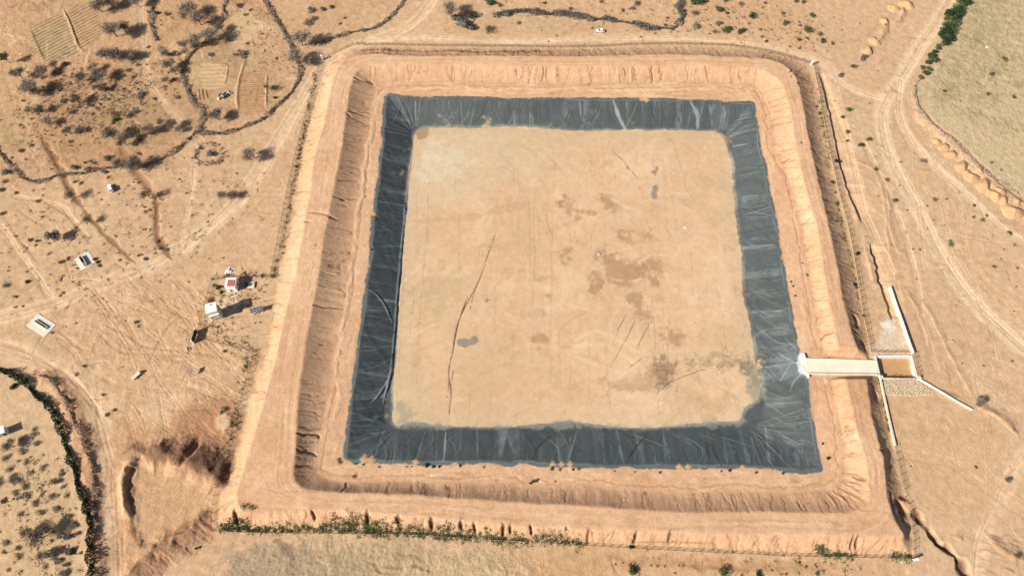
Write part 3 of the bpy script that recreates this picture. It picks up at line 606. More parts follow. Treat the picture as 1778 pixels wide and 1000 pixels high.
# pond bed silt
nb = np.clip(.5+.55*N40+.3*N10, 0, 1)[..., None]
Cb = (alb((214, 173, 127))*(1-nb)+alb((224, 184, 138))*nb)*(1+.055*N3+.045*N1+.02*z1(sB+.0*sB, 1, 3, LB)*0)[..., None]
wB = sstep(-.3, .3, np.where(iB, dB, -dB)+.3*N3+.25*N1)
edge = np.exp(-((np.where(iB, dB, -dB)+.5+.5*N3)/.55)**2)*iR*np.clip(.6+N10, .15, 1)
C[:] = C*(1-(wB*iR)[..., None])+Cb*(wB*iR)[..., None]
paint(slice(None), edge, alb((194, 188, 168)), .5)
Z += iR*wB*.10
BM = iB.astype(np.float32)
def bst(p, *a, **k): stroke(p, *a, mask=BM, **k)
def bed(pts, col, a, **k): return blob(pts, col, a, z=HF, **k)
F20 = fbm(22, 301, 4); paint(slice(None), iB*wB*sstep(.05, .55, F20), alb((200, 164, 120)), .4); paint(slice(None), iB*wB*sstep(.1, .6, -F20+.2*N3), alb((234, 198, 154)), .4)
for k, V_ in ((0, XX+.6*N10), (1, YY+.6*N10)):          # the liner's welds telegraph through the thin silt
    u = np.abs(((V_+3) % 8.2)-4.1); paint(slice(None), iB*wB*np.exp(-(u/.2)**2)*np.clip(.1+1.3*fbm(14, 310+k, 3), 0, 1), alb((150, 116, 80)), .4 if k == 0 else .25)
paint(slice(None), iB*wB*(1-sstep(1, 11, dB+4*N10)), alb((204, 176, 138)), .35)
bed([(735, 228), (860, 228), (900, 270), (830, 330), (720, 350), (722, 280)], (214, 186, 146), .6, soft=8, rag=9)
bed([(740, 250), (800, 260), (790, 300), (730, 320)], (224, 204, 170), .5, soft=6, rag=9)
bed([(850, 240), (960, 240), (1000, 300), (900, 310)], (210, 180, 138), .45, soft=10, rag=10)
bed([(720, 500), (800, 480), (810, 520), (730, 560)], (196, 166, 122), .5, soft=8, rag=9)
bed([(690, 640), (740, 650), (740, 720), (690, 728)], (206, 176, 132), .5, soft=6, rag=6)
bed([(690, 700), (712, 720), (690, 734)], (160, 150, 128), .6, soft=2, rag=4)
for p in ([(975, 345), (1010, 358), (1032, 374), (1000, 374), (980, 360)], [(1036, 336), (1054, 338), (1066, 366), (1052, 364)], [(968, 342), (976, 350), (970, 358)], [(976, 432), (992, 428), (990, 450), (974, 462)], [(1072, 408), (1100, 402), (1098, 416), (1078, 420)], [(1112, 402), (1132, 404), (1130, 424), (1114, 418)],
          [(1030, 440), (1062, 438), (1082, 450), (1100, 452), (1108, 468), (1090, 496), (1066, 490), (1050, 462)], [(1104, 466), (1126, 470), (1146, 488), (1130, 494), (1112, 480)], [(1020, 486), (1040, 478), (1042, 496), (1024, 500)], [(1122, 450), (1142, 456), (1138, 466)],
          [(908, 548), (935, 538), (942, 542), (920, 552)], [(918, 586), (946, 578), (948, 588), (920, 604)], [(950, 515), (960, 524), (954, 528)], [(1092, 512), (1108, 510), (1116, 536), (1128, 548), (1106, 546)], [(1156, 566), (1170, 578), (1180, 588), (1160, 596)], [(1016, 500), (1046, 496), (1040, 506)], [(1204, 412), (1220, 412), (1212, 420)]):
    bed(p, (166, 122, 84), .5, soft=3.6, rag=4.6); bed([(a+3, b+2) for a, b in p], (184, 142, 100), .4, soft=5, rag=5)
bed([(1048, 664), (1090, 652), (1150, 622), (1176, 618), (1174, 652), (1140, 672), (1080, 676)], (170, 136, 96), .45, soft=4, rag=6)
bed([(1140, 622), (1170, 620), (1172, 650), (1146, 668)], (142, 110, 76), .5, soft=3, rag=5)
bed([(1196, 634), (1250, 620), (1300, 622), (1316, 640), (1260, 645)], (168, 146, 108), .55, soft=4, rag=7)
bed([(1280, 634), (1312, 624), (1322, 650), (1316, 668), (1300, 655)], (120, 116, 98), .55, soft=3, rag=4)
bed([(1308, 632), (1316, 628), (1320, 640), (1312, 644)], (226, 186, 136), .8, soft=1, rag=1.5)
bed([(1215, 690), (1260, 690), (1250, 720), (1210, 712)], (196, 160, 114), .5, soft=5, rag=5)
for p in ([(789, 592), (808, 588), (815, 590), (812, 602), (795, 601)], [(814, 588), (826, 584), (834, 592), (826, 602), (812, 601)], [(840, 518), (852, 520), (846, 528)], [(1130, 298), (1140, 292), (1146, 294), (1138, 306)], [(1134, 322), (1142, 320), (1142, 346), (1128, 340)], [(1084, 286), (1096, 292), (1094, 297)]):
    bed(p, (112, 118, 108), .7, soft=.8, rag=1.4)
bed([(1260, 238), (1256, 250), (1100, 246), (1100, 236)], (214, 178, 130), .4, soft=4, rag=4)
bed([(722, 226), (746, 222), (742, 236), (726, 244)], (160, 120, 84), .7, soft=1.5, rag=1.5); 
bed([(1300, 640), (1302, 700), (1290, 716), (1316, 700), (1326, 680)], (150, 146, 126), .6, soft=2, rag=3)
bed([(690, 730), (800, 738), (900, 740), (1000, 732), (1100, 742), (1240, 732), (1290, 728), (1290, 738), (1000, 744), (690, 742)], (158, 156, 138), .5, soft=1.0, rag=2.5)
for i in range(34):                                     # bed creases: buried liner seams (up the photo) and wandering cracks
    t = kd.random(); u = kd.random(); x0 = 700+t*560; y0 = 240+u*380; L = kd.uniform(40, 190); dr = (x0-905)/2600*L
    p = [(x0+kd.uniform(-2, 2)+dr*q_, y0+L*q_) for q_ in (0, .33, .66, 1)]
    bst(p, kd.uniform(.14, .22), (140, 106, 72), kd.uniform(.2, .45), -.04, z=HF, jit=.4, broken=.25, seed=900+i, soft=.9)
for i in range(260):
    x0 = kd.uniform(705, 1300); y0 = kd.uniform(240, 725); an = kd.uniform(0, 6.3); L = kd.uniform(8, 45) if i > 40 else kd.uniform(50, 110)
    if kd.random() < .5: x0 = kd.uniform(1050, 1310); y0 = kd.uniform(520, 720)
    if i <= 40: an = kd.normal(.8, .25); x0 = kd.uniform(800, 1230); y0 = kd.uniform(232, 380)
    p = [(x0, y0)]
    for q_ in range(5): an += kd.normal(0, .22 if i > 40 else .07); p.append((p[-1][0]+math.cos(an)*L/5, p[-1][1]+math.sin(an)*L/5))
    bst(p, kd.uniform(.1, .18), (132, 100, 68), kd.uniform(.2, .5), -.02, z=HF, jit=.5, seed=11000+i, soft=.9, broken=.2)
for i in range(70):                                     # faint drying rings, stock and wheel trails on the silt
    x0 = kd.uniform(720, 1290); y0 = kd.uniform(250, 715); an = kd.uniform(0, 6.3); cv = kd.uniform(-.5, .5); p = [(x0, y0)]
    for q_ in range(6): an += cv*.5; p.append((p[-1][0]+math.cos(an)*11, p[-1][1]+math.sin(an)*11))
    bst(p, kd.uniform(.3, .9), (236, 200, 156) if kd.random() < .5 else (196, 154, 108), kd.uniform(.2, .4), .03, z=HF, jit=.6, seed=1500+i, broken=.3, rag=.3)
for i in range(60):
    x0 = kd.uniform(715, 1290); y0 = kd.uniform(245, 715); w_ = kd.uniform(4, 16)
    bed([(x0-w_, y0-w_*.4), (x0+w_*.6, y0-w_*.5), (x0+w_, y0+w_*.3), (x0-w_*.3, y0+w_*.5)], (196, 152, 106) if kd.random() < .6 else (236, 202, 160), kd.uniform(.15, .38), soft=4, rag=6)
for i in range(36):                                     # scribble of cracks in the muddy corner
    x0 = kd.uniform(1130, 1176); y0 = kd.uniform(620, 668); an = kd.uniform(0, 6.3); p = [(x0, y0)]
    for q_ in range(4): an += kd.normal(0, .6); p.append((p[-1][0]+math.cos(an)*4, p[-1][1]+math.sin(an)*4))
    bst(p, .22, (96, 76, 58), .45, -.04, z=HF, seed=1300+i, soft=.9)
    x0 = kd.uniform(1196, 1312); y0 = kd.uniform(618, 648); p = [(x0, y0)]
    for q_ in range(4): an += kd.normal(0, .6); p.append((p[-1][0]+math.cos(an)*4, p[-1][1]+math.sin(an)*3))
    bst(p, .2, (90, 80, 62), .5, -.04, z=HF, seed=1400+i, soft=.9)
for p, wd in (([(852, 425), (842, 460), (830, 490), (815, 520), (800, 550), (792, 575), (787, 600)], .3), ([(812, 515), (800, 548), (793, 572), (788, 600), (783, 625)], .42), ([(783, 620), (780, 640), (778, 670), (776, 690)], .32), ([(779, 650), (783, 680), (781, 705), (779, 722)], .42), ([(828, 496), (820, 520), (815, 545)], .2), ([(862, 400), (850, 440)], .15), ([(788, 640), (784, 668)], .2)):
    bst(p, wd*.85, (52, 50, 46), .85, -.12, z=HF, jit=.15, soft=.8, seed=19)
for p in ([(1060, 262), (1080, 276), (1096, 295)], [(1096, 295), (1108, 312)], [(1230, 640), (1170, 660), (1136, 688)], [(1108, 548), (1090, 585), (1062, 632)], [(1088, 545), (1070, 580)], [(1130, 560), (1104, 610)], [(1090, 640), (1120, 618)]):
    bst(p, .24, (96, 80, 58), .75, -.06, z=HF, jit=.3, seed=20)
stroke([(720, 385), (760, 384), (820, 376), (870, 366), (920, 352)], 1.8, (200, 162, 112), .5, 0, z=HF, rag=1.0, jit=1.0)
stroke([(820, 430), (900, 420), (960, 412)], 1.2, (206, 168, 118), .4, 0, z=HF, rag=1.0, jit=1.0)
for p in ([(1000, 590), (1040, 576), (1110, 612)], [(990, 600), (1050, 600), (1120, 640)], [(1000, 620), (1060, 640)], [(985, 610), (1000, 640)]):
    bst(p, 1.0, (236, 202, 152), .35, 0, z=HF, rag=1.0)
emb = iT & ~iR
ID[emb] = 2; ID[iR] = 3; ID[iR & (wB > .5)] = 4

# channel cutting: lower the bank to the channel floor
rch = dist_pl(smooth_pl(CH, True, 1.0), 7, True)
sl, D, S, SD, L = rch; I = inside(CH)[sl]
k_ = np.where(I, 1.0, 1-sstep(.2, 3.0, D)); Z[sl] = np.where(ml[sl] | iL[sl], Z[sl], Z[sl]*(1-k_)+np.minimum(Z[sl], np.where(I, -.1, .55))*k_)
BAS = [(1521, 620), (1579, 619), (1591, 656), (1530, 656)]
I = inside(world_pl(BAS, 0)); Z[I] = -1.9; C[I] = alb((190, 144, 98)); ROUGH[I] = .05

# grain of the ground: clods and gravel
G = np.random.default_rng(5).normal(0, 1, SH).astype(np.float32)
G = .6*G+.8*vnoise(.9, 71)
Z += ROUGH*(.085*G + .16*fbm(2.6, 72, 2)) + (ROUGH > .7)*.25*(ROUGH-.7)*N3
Z[iR] += .012*G[iR]
G3 = np.random.default_rng(6).normal(0, 1, SH).astype(np.float32)
C *= (1+(.035+.055*np.clip(ROUGH, 0, 1.2))*np.where(iB, .6, 1)*(.7*G+.6*G3))[..., None]
fl = iT & ~iR & (G3+.5*N3+.6*N10 > 2.3); C[fl] *= .72
# specks of dry litter and gravel on bare ground
spk = (G+1.1*N10+.8*N3 > 2.75) & ~iT; C[spk] = C[spk]*.4+alb((120, 86, 56))*.6
C[~iT] *= np.array([.99, 1.005, 1.05], np.float32); C[iB] *= np.array([1.04, 1.045, 1.035], np.float32)
# fade to the level plain at the rim of the detailed sheet
bx = np.minimum(np.minimum(XX-GX0, gx[-1]-XX), np.minimum(YY-GY0, gy[-1]-YY)); fz = sstep(0, 10, bx); Z *= fz
nl = ~(iR & (wB < .5)); lum = (C @ np.array([.3, .59, .11], np.float32))[..., None]; C[nl] = (C*.91+lum*.09)[nl]
C = np.clip(C, .01, .85)
def zat(x, y):
    i = (x-GX0)/ST; j = (y-GY0)/ST
    i = min(max(i, 0), NX-1.01); j = min(max(j, 0), NY-1.01); a, b2 = int(i), int(j); u, v = i-a, j-b2
    return float(Z[b2, a]*(1-u)*(1-v)+Z[b2, a+1]*u*(1-v)+Z[b2+1, a]*(1-u)*v+Z[b2+1, a+1]*u*v)
def at(px, py):
    """photo pixel -> point on the terrain"""
    z = 0.0
    for _ in range(4): x, y = unp(px, py, z); z = .5*z+.5*zat(x, y)
    x, y = unp(px, py, z)
    return Vector((x, y, zat(x, y)))

# ------------------------------------------------------------------ materials
def new_mat(name):
    m = bpy.data.materials.new(name); m.use_nodes = True
    return m, m.node_tree, m.node_tree.nodes, m.node_tree.links, m.node_tree.nodes['Principled BSDF']
def soil_mat(name, rough=.95, spec=.15, amt=.24, bump=.6, scale=2.1):
    m, t, N, L, P = new_mat(name)
    at_ = N.new('ShaderNodeAttribute'); at_.attribute_name = 'soil'
    tc = N.new('ShaderNodeTexCoord')
    n1 = N.new('ShaderNodeTexNoise'); n1.inputs['Scale'].default_value = scale; n1.inputs['Detail'].default_value = 5
    n2 = N.new('ShaderNodeTexNoise'); n2.inputs['Scale'].default_value = scale*.17; n2.inputs['Detail'].default_value = 4
    for n in (n1, n2): L.new(tc.outputs['Object'], n.inputs['Vector'])
    add = N.new('ShaderNodeMath'); add.operation = 'ADD'; L.new(n1.outputs['Fac'], add.inputs[0]); L.new(n2.outputs['Fac'], add.inputs[1])
    mr = N.new('ShaderNodeMapRange'); mr.inputs[1].default_value = .6; mr.inputs[2].default_value = 1.4; mr.inputs[3].default_value = 1-amt; mr.inputs[4].default_value = 1+amt
    L.new(add.outputs[0], mr.inputs[0])
    mx = N.new('ShaderNodeVectorMath'); mx.operation = 'SCALE'; L.new(at_.outputs['Color'], mx.inputs[0]); L.new(mr.outputs[0], mx.inputs['Scale'])
    L.new(mx.outputs[0], P.inputs['Base Color'])
    P.inputs['Roughness'].default_value = rough; P.inputs['Specular IOR Level'].default_value = spec
    bp = N.new('ShaderNodeBump'); bp.inputs['Strength'].default_value = bump; bp.inputs['Distance'].default_value = .25
    L.new(n1.outputs['Fac'], bp.inputs['Height']); L.new(bp.outputs[0], P.inputs['Normal'])
    return m
def mat(name, c, rough=.8, var=.15, scale=2.0, metal=0.0, spec=.3, c2=None, raw=False, rnd=0.0):
    """painted/plain surface with a procedural mottling; c is sRGB of the material itself (albedo)"""
    m, t, N, L, P = new_mat(name)
    tc = N.new('ShaderNodeTexCoord'); n = N.new('ShaderNodeTexNoise'); n.inputs['Scale'].default_value = scale; n.inputs['Detail'].default_value = 4
    L.new(tc.outputs['Object'], n.inputs['Vector'])
    r = N.new('ShaderNodeValToRGB'); a = np.asarray(c if raw else lin(c), float); b_ = a*(1+var) if c2 is None else np.asarray(c2 if raw else lin(c2), float)
    lo = a*(1-var) if c2 is None else a
    r.color_ramp.elements[0].position = .3; r.color_ramp.elements[1].position = .7
    r.color_ramp.elements[0].color = (*lo, 1); r.color_ramp.elements[1].color = (*np.clip(b_, 0, .9), 1)
    L.new(n.outputs['Fac'], r.inputs[0])
    out = r.outputs[0]
    if rnd:
        oi = N.new('ShaderNodeObjectInfo'); mr = N.new('ShaderNodeMapRange'); mr.inputs[3].default_value = 1-rnd; mr.inputs[4].default_value = 1+rnd
        L.new(oi.outputs['Random'], mr.inputs[0]); v = N.new('ShaderNodeVectorMath'); v.operation = 'SCALE'; L.new(out, v.inputs[0]); L.new(mr.outputs[0], v.inputs['Scale']); out = v.outputs[0]
    L.new(out, P.inputs['Base Color'])
    P.inputs['Roughness'].default_value = rough; P.inputs['Metallic'].default_value = metal; P.inputs['Specular IOR Level'].default_value = spec
    return m

M_SOIL = soil_mat('sandy_soil'); M_BANK = soil_mat('bank_soil', amt=.18); M_BED = soil_mat('pond_silt', amt=.13, bump=.3)
M_LINER = soil_mat('geomembrane', rough=.5, spec=.4, amt=.14, bump=.2, scale=1.2)

# ------------------------------------------------------------------ cut the sheet into its surfaces
def tag(o, label=None, cat=None, group=None, kind=None):
    if label: o['label'] = label
    if cat: o['category'] = cat
    if group: o['group'] = group
    if kind: o['kind'] = kind
    return o
FID = ID[:-1, :-1]
IDX = np.arange(NX*NY).reshape(SH)
def sheet(name, sel, m, label, cat, kind='structure', extra=None, origin=None):
    J, I = np.nonzero(sel)
    q = np.stack([IDX[J, I], IDX[J, I+1], IDX[J+1, I+1], IDX[J+1, I]], 1)
    u, inv = np.unique(q, return_inverse=True); inv = inv.reshape(-1)
    co = np.stack([XX.ravel()[u], YY.ravel()[u], Z.ravel()[u]], 1); cc = np.concatenate([C.reshape(-1, 3)[u], np.ones((len(u), 1))], 1)
    nq = len(q)
    if extra is not None:
        ev, ef, ec = extra; base = len(co); co = np.concatenate([co, ev]); cc = np.concatenate([cc, ec]); inv = np.concatenate([inv, (np.asarray(ef)+base).ravel()]); nq += len(ef)
    me = bpy.data.meshes.new(name)
    me.vertices.add(len(co)); me.loops.add(4*nq); me.polygons.add(nq)
    me.vertices.foreach_set('co', co.astype(np.float32).ravel()); me.loops.foreach_set('vertex_index', inv.astype(np.int32))
    me.polygons.foreach_set('loop_start', np.arange(0, 4*nq, 4, dtype=np.int32))
    me.polygons.foreach_set('use_smooth', np.ones(nq, bool))
    a = me.color_attributes.new('soil', 'FLOAT_COLOR', 'POINT'); a.data.foreach_set('color', cc.astype(np.float32).ravel())
    me.update(calc_edges=True); me.materials.append(m)
    o = bpy.data.objects.new(name, me); COL.objects.link(o)
    return tag(o, label, cat, kind=kind)
E0, E1, F0, F1, BIG = gx[0], gx[-1], gy[0], gy[-1], 4000.0
ev = np.array([(-BIG, -BIG, 0), (BIG, -BIG, 0), (BIG, F0, 0), (-BIG, F0, 0), (-BIG, F0, 0), (E0, F0, 0), (E0, F1, 0), (-BIG, F1, 0), (E1, F0, 0), (BIG, F0, 0), (BIG, F1, 0), (E1, F1, 0), (-BIG, F1, 0), (BIG, F1, 0), (BIG, BIG, 0), (-BIG, BIG, 0)])
ecol = np.tile(np.append(alb((213, 170, 121)), 1), (16, 1))
sheet('ground', FID == 0, M_SOIL, 'bare sandy tan ground of the dry plain around the reservoir', 'ground', extra=(ev, np.arange(16).reshape(4, 4), ecol))
sheet('dirt_road', FID == 1, M_SOIL, 'pale dirt roads and tracks worn across the sandy plain', 'dirt road')
sheet('embankment', FID == 2, M_BANK, 'raised orange earth embankment ringing the lined reservoir', 'embankment')
sheet('pond_liner', FID == 3, M_LINER, 'black wrinkled plastic liner sheet covering the four inner slopes of the pond', 'pond liner', kind=None)
sheet('pond_bed', FID == 4, M_BED, 'flat cracked beige silt floor of the empty pond', 'pond bed')
sheet('stubble_field', FID == 6, M_SOIL, 'olive grey stubble field below the bottom fence', 'field')
sheet('grass_field', FID == 7, M_SOIL, 'dry yellow grass field at the upper right behind the bushes', 'field')
sheet('borrow_pit', FID == 8, M_SOIL, 'shallow dug-out borrow pit at the lower left corner of the embankment', 'pit')
for k, lab in enumerate(PLOTS): sheet('ploughed_plot', FID == 20+k, M_SOIL, lab, 'plot', )

# ------------------------------------------------------------------ mesh helpers
class MB:
    def __init__(s): s.v = []; s.f = []
    def add(s, v, f):
        b = len(s.v); s.v += [tuple(p) for p in v]; s.f += [tuple(i+b for i in q) for q in f]; return s
    def box(s, c, d, rz=0.0, tilt=None, bev=0.0):
        x, y, z = d[0]/2, d[1]/2, d[2]/2
        if bev:
            t = min(bev, x*.9, y*.9, z*.9); lv = [(-z, t), (-z+t, 0), (z-t, 0), (z, t)]; V = []
            for zz, i in lv:
                a, b_ = x-i, y-i; r_ = t*.6
                V += [(-a+r_, -b_, zz), (a-r_, -b_, zz), (a, -b_+r_, zz), (a, b_-r_, zz), (a-r_, b_, zz), (-a+r_, b_, zz), (-a, b_-r_, zz), (-a, -b_+r_, zz)]
            F = [tuple(range(7, -1, -1)), tuple(range(24, 32))]
            for k in range(3):
                for i in range(8): j = (i+1) % 8; F.append((k*8+i, k*8+j, k*8+8+j, k*8+8+i))
        else:
            V = [(-x, -y, -z), (x, -y, -z), (x, y, -z), (-x, y, -z), (-x, -y, z), (x, -y, z), (x, y, z), (-x, y, z)]
            F = [(3, 2, 1, 0), (4, 5, 6, 7), (0, 1, 5, 4), (1, 2, 6, 5), (2, 3, 7, 6), (3, 0, 4, 7)]
        Mx = Matrix.Rotation(rz, 3, 'Z')
        if tilt is not None: Mx = Mx @ tilt
        return s.add([tuple(Mx @ Vector(p)+Vector(c)) for p in V], F)
    def tube(s, P, r, n=6, cap=True):
        P = [Vector(p) for p in P]; r = r if hasattr(r, '__len__') else [r]*len(P); V = []; F = []
        for i, p in enumerate(P):
            t = (P[min(i+1, len(P)-1)]-P[max(i-1, 0)]).normalized()
            u = t.cross(Vector((0, 0, 1)) if abs(t.z) < .9 else Vector((1, 0, 0))).normalized(); w_ = t.cross(u)
            for k in range(n): a = 2*PI*k/n; V.append(p+(u*math.cos(a)+w_*math.sin(a))*r[i])
        for i in range(len(P)-1):
            for k in range(n): q = (k+1) % n; F.append((i*n+k, i*n+q, i*n+n+q, i*n+n+k))
        if cap: F += [tuple(range(n-1, -1, -1)), tuple(range((len(P)-1)*n, len(P)*n))]
        return s.add(V, F)
    def prism(s, poly, z0, z1):
        """vertical prism over a polygon (x, y), counter-clockwise; z may be per vertex"""
        n = len(poly); z0 = z0 if hasattr(z0, '__len__') else [z0]*n; z1 = z1 if hasattr(z1, '__len__') else [z1]*n
        V = [(p[0], p[1], z) for p, z in zip(poly, z0)]+[(p[0], p[1], z) for p, z in zip(poly, z1)]
        F = [tuple(range(n-1, -1, -1)), tuple(range(n, 2*n))]+[(i, (i+1) % n, n+(i+1) % n, n+i) for i in range(n)]
        return s.add(V, F)
    def mesh(s, name, m, smooth=False):
        me = bpy.data.meshes.new(name); me.from_pydata(s.v, [], s.f); me.materials.append(m)
        if smooth: me.polygons.foreach_set('use_smooth', [True]*len(me.polygons))
        me.update(); return me
    def build(s, name, m, parent=None, smooth=False, loc=None, rz=0.0):
        o = bpy.data.objects.new(name, s.mesh(name, m, smooth)); COL.objects.link(o)
        if parent: o.parent = parent
        if loc is not None: o.location = loc
        o.rotation_euler.z = rz
        return o
def empty(name, loc, rz=0.0):
    o = bpy.data.objects.new(name, None); COL.objects.link(o); o.location = loc; o.rotation_euler.z = rz; o.empty_display_size = .5
    return o
def link(name, me, parent=None, loc=(0, 0, 0), rz=0.0, sc=(1, 1, 1)):
    o = bpy.data.objects.new(name, me); COL.objects.link(o); o.location = loc; o.rotation_euler.z = rz; o.scale = sc
    if parent: o.parent = parent
    return o
def copy_part(src, parent, loc, rz=0.0):
    o = src.copy(); COL.objects.link(o); o.parent = parent; o.location = loc; o.rotation_euler.z = rz; return o

M_CONC = mat('pale_concrete', (206, 199, 184), .9, .10, .8); M_WHITE = mat('white_paint', (228, 228, 224), .55, .05, 1.5)
M_PLASTER = mat('weathered_plaster', (212, 212, 202), .8, .10, .9); M_RED = mat('red_sheet_metal', (196, 104, 86), .6, .10, 1.2)
M_DARK = mat('dark_metal', (40, 41, 44), .6, .2, 2); M_STEEL = mat('grey_steel', (120, 122, 124), .5, .15, 3, metal=.6)
M_POST = mat('rusty_post', (112, 84, 62), .8, .2, 3); M_TYRE = mat('tyre_rubber', (26, 26, 28), .9, .2, 4); M_GLASS = mat('car_glass', (18, 22, 26), .12, .1, 1, spec=.6)
M_CARW = mat('white_car_paint', (236, 237, 238), .3, .02, 1, spec=.5); M_LAMP = mat('lamp_lens', (220, 220, 210), .2, .05, 1); M_REDL = mat('tail_lamp', (140, 20, 18), .3, .05, 1)
M_CELL = mat('solar_cell', (74, 79, 84), .45, .15, 2, spec=.4); M_ALU = mat('aluminium', (190, 192, 194), .45, .05, 2, metal=.5); M_WATER = mat('dark_water', (24, 28, 24), .15, .2, 1)
M_STONE = mat('pale_stone', (198, 176, 142), .9, .2, 1.2, rnd=.2); M_RIP = mat('riprap_stone', (204, 186, 158), .9, 0, 1.6, c2=(158, 138, 112))
M_TWIG = mat('dry_grey_twigs', (0.20, 0.165, 0.13), .95, 0, .6, c2=(0.36, 0.305, 0.245), raw=True, rnd=.25, spec=.1)
M_TWIGB = mat('brown_twigs', (0.18, 0.135, 0.10), .95, 0, .6, c2=(0.32, 0.25, 0.185), raw=True, rnd=.2, spec=.1)
M_BLUE = mat('blue_grey_bush', (0.10, 0.098, 0.088), .95, 0, .6, c2=(0.21, 0.205, 0.185), raw=True, rnd=.2, spec=.1)
M_OLIVE = mat('olive_leaves', (0.075, 0.072, 0.030), .9, 0, .6, c2=(0.150, 0.140, 0.070), raw=True, rnd=.2, spec=.1)
M_GREEN = mat('green_leaves', (0.045, 0.070, 0.026), .85, 0, .7, c2=(0.115, 0.145, 0.058), raw=True, rnd=.25, spec=.15)
M_DKGREEN = mat('dark_green_leaves', (0.016, 0.036, 0.018), .85, 0, .7, c2=(0.045, 0.080, 0.034), raw=True, rnd=.2, spec=.15)
M_LIME = mat('bright_green_weeds', (0.105, 0.125, 0.04), .85, 0, .35, c2=(0.23, 0.225, 0.10), raw=True, rnd=.2, spec=.1)
M_DRY = mat('dry_tan_bush', (0.34, 0.265, 0.17), .95, 0, .7, c2=(0.52, 0.42, 0.29), raw=True, rnd=.15, spec=.1)
M_BARK = mat('grey_bark', (0.10, 0.078, 0.058), .95, .25, 2, raw=True, spec=.1)

# ------------------------------------------------------------------ vegetation
def quads(name, P, A, B, m):
    """one small face per row: centre P, half axes A and B"""
    n = len(P); V = np.stack([P-A-B, P+A-B, P+A+B, P-A+B], 1).reshape(-1, 3); me = bpy.data.meshes.new(name)
    me.vertices.add(4*n); me.loops.add(4*n); me.polygons.add(n)
    me.vertices.foreach_set('co', V.astype(np.float32).ravel()); me.loops.foreach_set('vertex_index', np.arange(4*n, dtype=np.int32))
    me.polygons.foreach_set('loop_start', np.arange(0, 4*n, 4, dtype=np.int32)); me.update(calc_edges=True); me.materials.append(m); return me
def unit(v): return v/(np.linalg.norm(v, axis=1, keepdims=True)+1e-9)
def lobed(r, n, lobes, flat=.6, fill=.5):
    """points in a crown of radius about 1 made of uneven lobes, with outward directions"""
    c = np.zeros((lobes, 3)); a = r.uniform(0, 2*PI, lobes); d = np.sqrt(r.uniform(0, 1, lobes))*.62; c[:, 0] = np.cos(a)*d; c[:, 1] = np.sin(a)*d; c[0] *= .2; c[:, 2] = r.uniform(-.25, .3, lobes)*flat
    R = r.uniform(.3, .52, lobes); k = r.choice(lobes, n, p=R**2/np.sum(R**2)); u = unit(r.normal(0, 1, (n, 3))); rad = r.uniform(fill, 1.0, n)**.7
    P = c[k]+u*(R[k]*rad)[:, None]*np.array([1, 1, flat+.15]); return P, unit(P*np.array([1, 1, .8])+u*.6+np.array([0, 0, .15]))
def twig_crown(seed, n, m, lobes=8, flat=.55, ln=(.10, .30), wd=(.007, .017), name='crown'):
    r = np.random.default_rng(seed); P, u = lobed(r, n, lobes, flat, .15); d = unit(u+r.normal(0, .5, (n, 3))); L = r.uniform(*ln, n)/2; s = unit(np.cross(d, r.normal(0, 1, (n, 3))))
    return quads(name, P, d*L[:, None], s*(r.uniform(*wd, n))[:, None], m)
def leaf_crown(seed, n, m, lobes=9, flat=.65, sz=(.025, .065), name='crown', fill=.45):
    r = np.random.default_rng(seed); P, u = lobed(r, n, lobes, flat, fill); nn = unit(u+r.normal(0, .7, (n, 3))); a = unit(np.cross(nn, r.normal(0, 1, (n, 3)))); b_ = np.cross(nn, a); S = r.uniform(*sz, n)
    return quads(name, P, a*S[:, None], b_*(S*r.uniform(.5, .9, n))[:, None], m)
def limbs(seed, m, h=1.0, n=6, r0=.05, name='trunk'):
    """tapered trunk to the crown's underside with spreading limbs; unit: crown radius 1, crown centre at height h"""
    r = random.Random(seed); b = MB(); k = h*.45
    b.tube([(0, 0, -.06), (r.uniform(-.04, .04), r.uniform(-.04, .04), k*.5), (r.uniform(-.06, .06), r.uniform(-.06, .06), k)], [r0*1.3, r0, r0*.8])
    for i in range(n):
        a = 2*PI*(i+r.uniform(-.3, .3))/n; d = r.uniform(.45, .85); z = h+r.uniform(-.1, .2)
        b.tube([(0, 0, k*.85), (math.cos(a)*d*.4, math.sin(a)*d*.4, k+(z-k)*.55), (math.cos(a+.2)*d, math.sin(a+.2)*d, z)], [r0*.6, r0*.42, r0*.15], 5)
        for q in (-.5, .5): b.tube([(math.cos(a)*d*.4, math.sin(a)*d*.4, k+(z-k)*.55), (math.cos(a+q)*d*.9, math.sin(a+q)*d*.9, z+.12)], [r0*.35, r0*.1], 4)
    return b.mesh(name, m)
CR = {'bare': [twig_crown(i, 1250, M_TWIG, 15) for i in (1, 2, 3, 4)], 'brown': [twig_crown(i, 1000, M_TWIGB, 14) for i in (5, 6, 7)],
      'blue': [leaf_crown(i, 700, M_BLUE, 8, .7, (.03, .075), fill=.6) for i in (8, 9, 10)], 'olive': [leaf_crown(i, 750, M_OLIVE, 9, .6, (.018, .045), fill=.3) for i in (11, 12, 13)],
      'green': [leaf_crown(i, 650, M_GREEN, 8, .7, (.03, .075)) for i in (14, 15, 16)], 'dark': [leaf_crown(i, 800, M_DKGREEN, 7, .8, (.03, .08), fill=.6) for i in (17, 18, 19)],
      'dry': [leaf_crown(i, 700, M_DRY, 6, .6, (.025, .06), fill=.7) for i in (20, 21, 22)]}
TR = [limbs(i, M_BARK, 1.25) for i in (1, 2, 3)]
WORD = {'bare': 'bare grey', 'brown': 'leafless brown', 'blue': 'blue-grey', 'olive': 'olive', 'green': 'green', 'dark': 'dark green', 'dry': 'dry tan'}
VEG = []
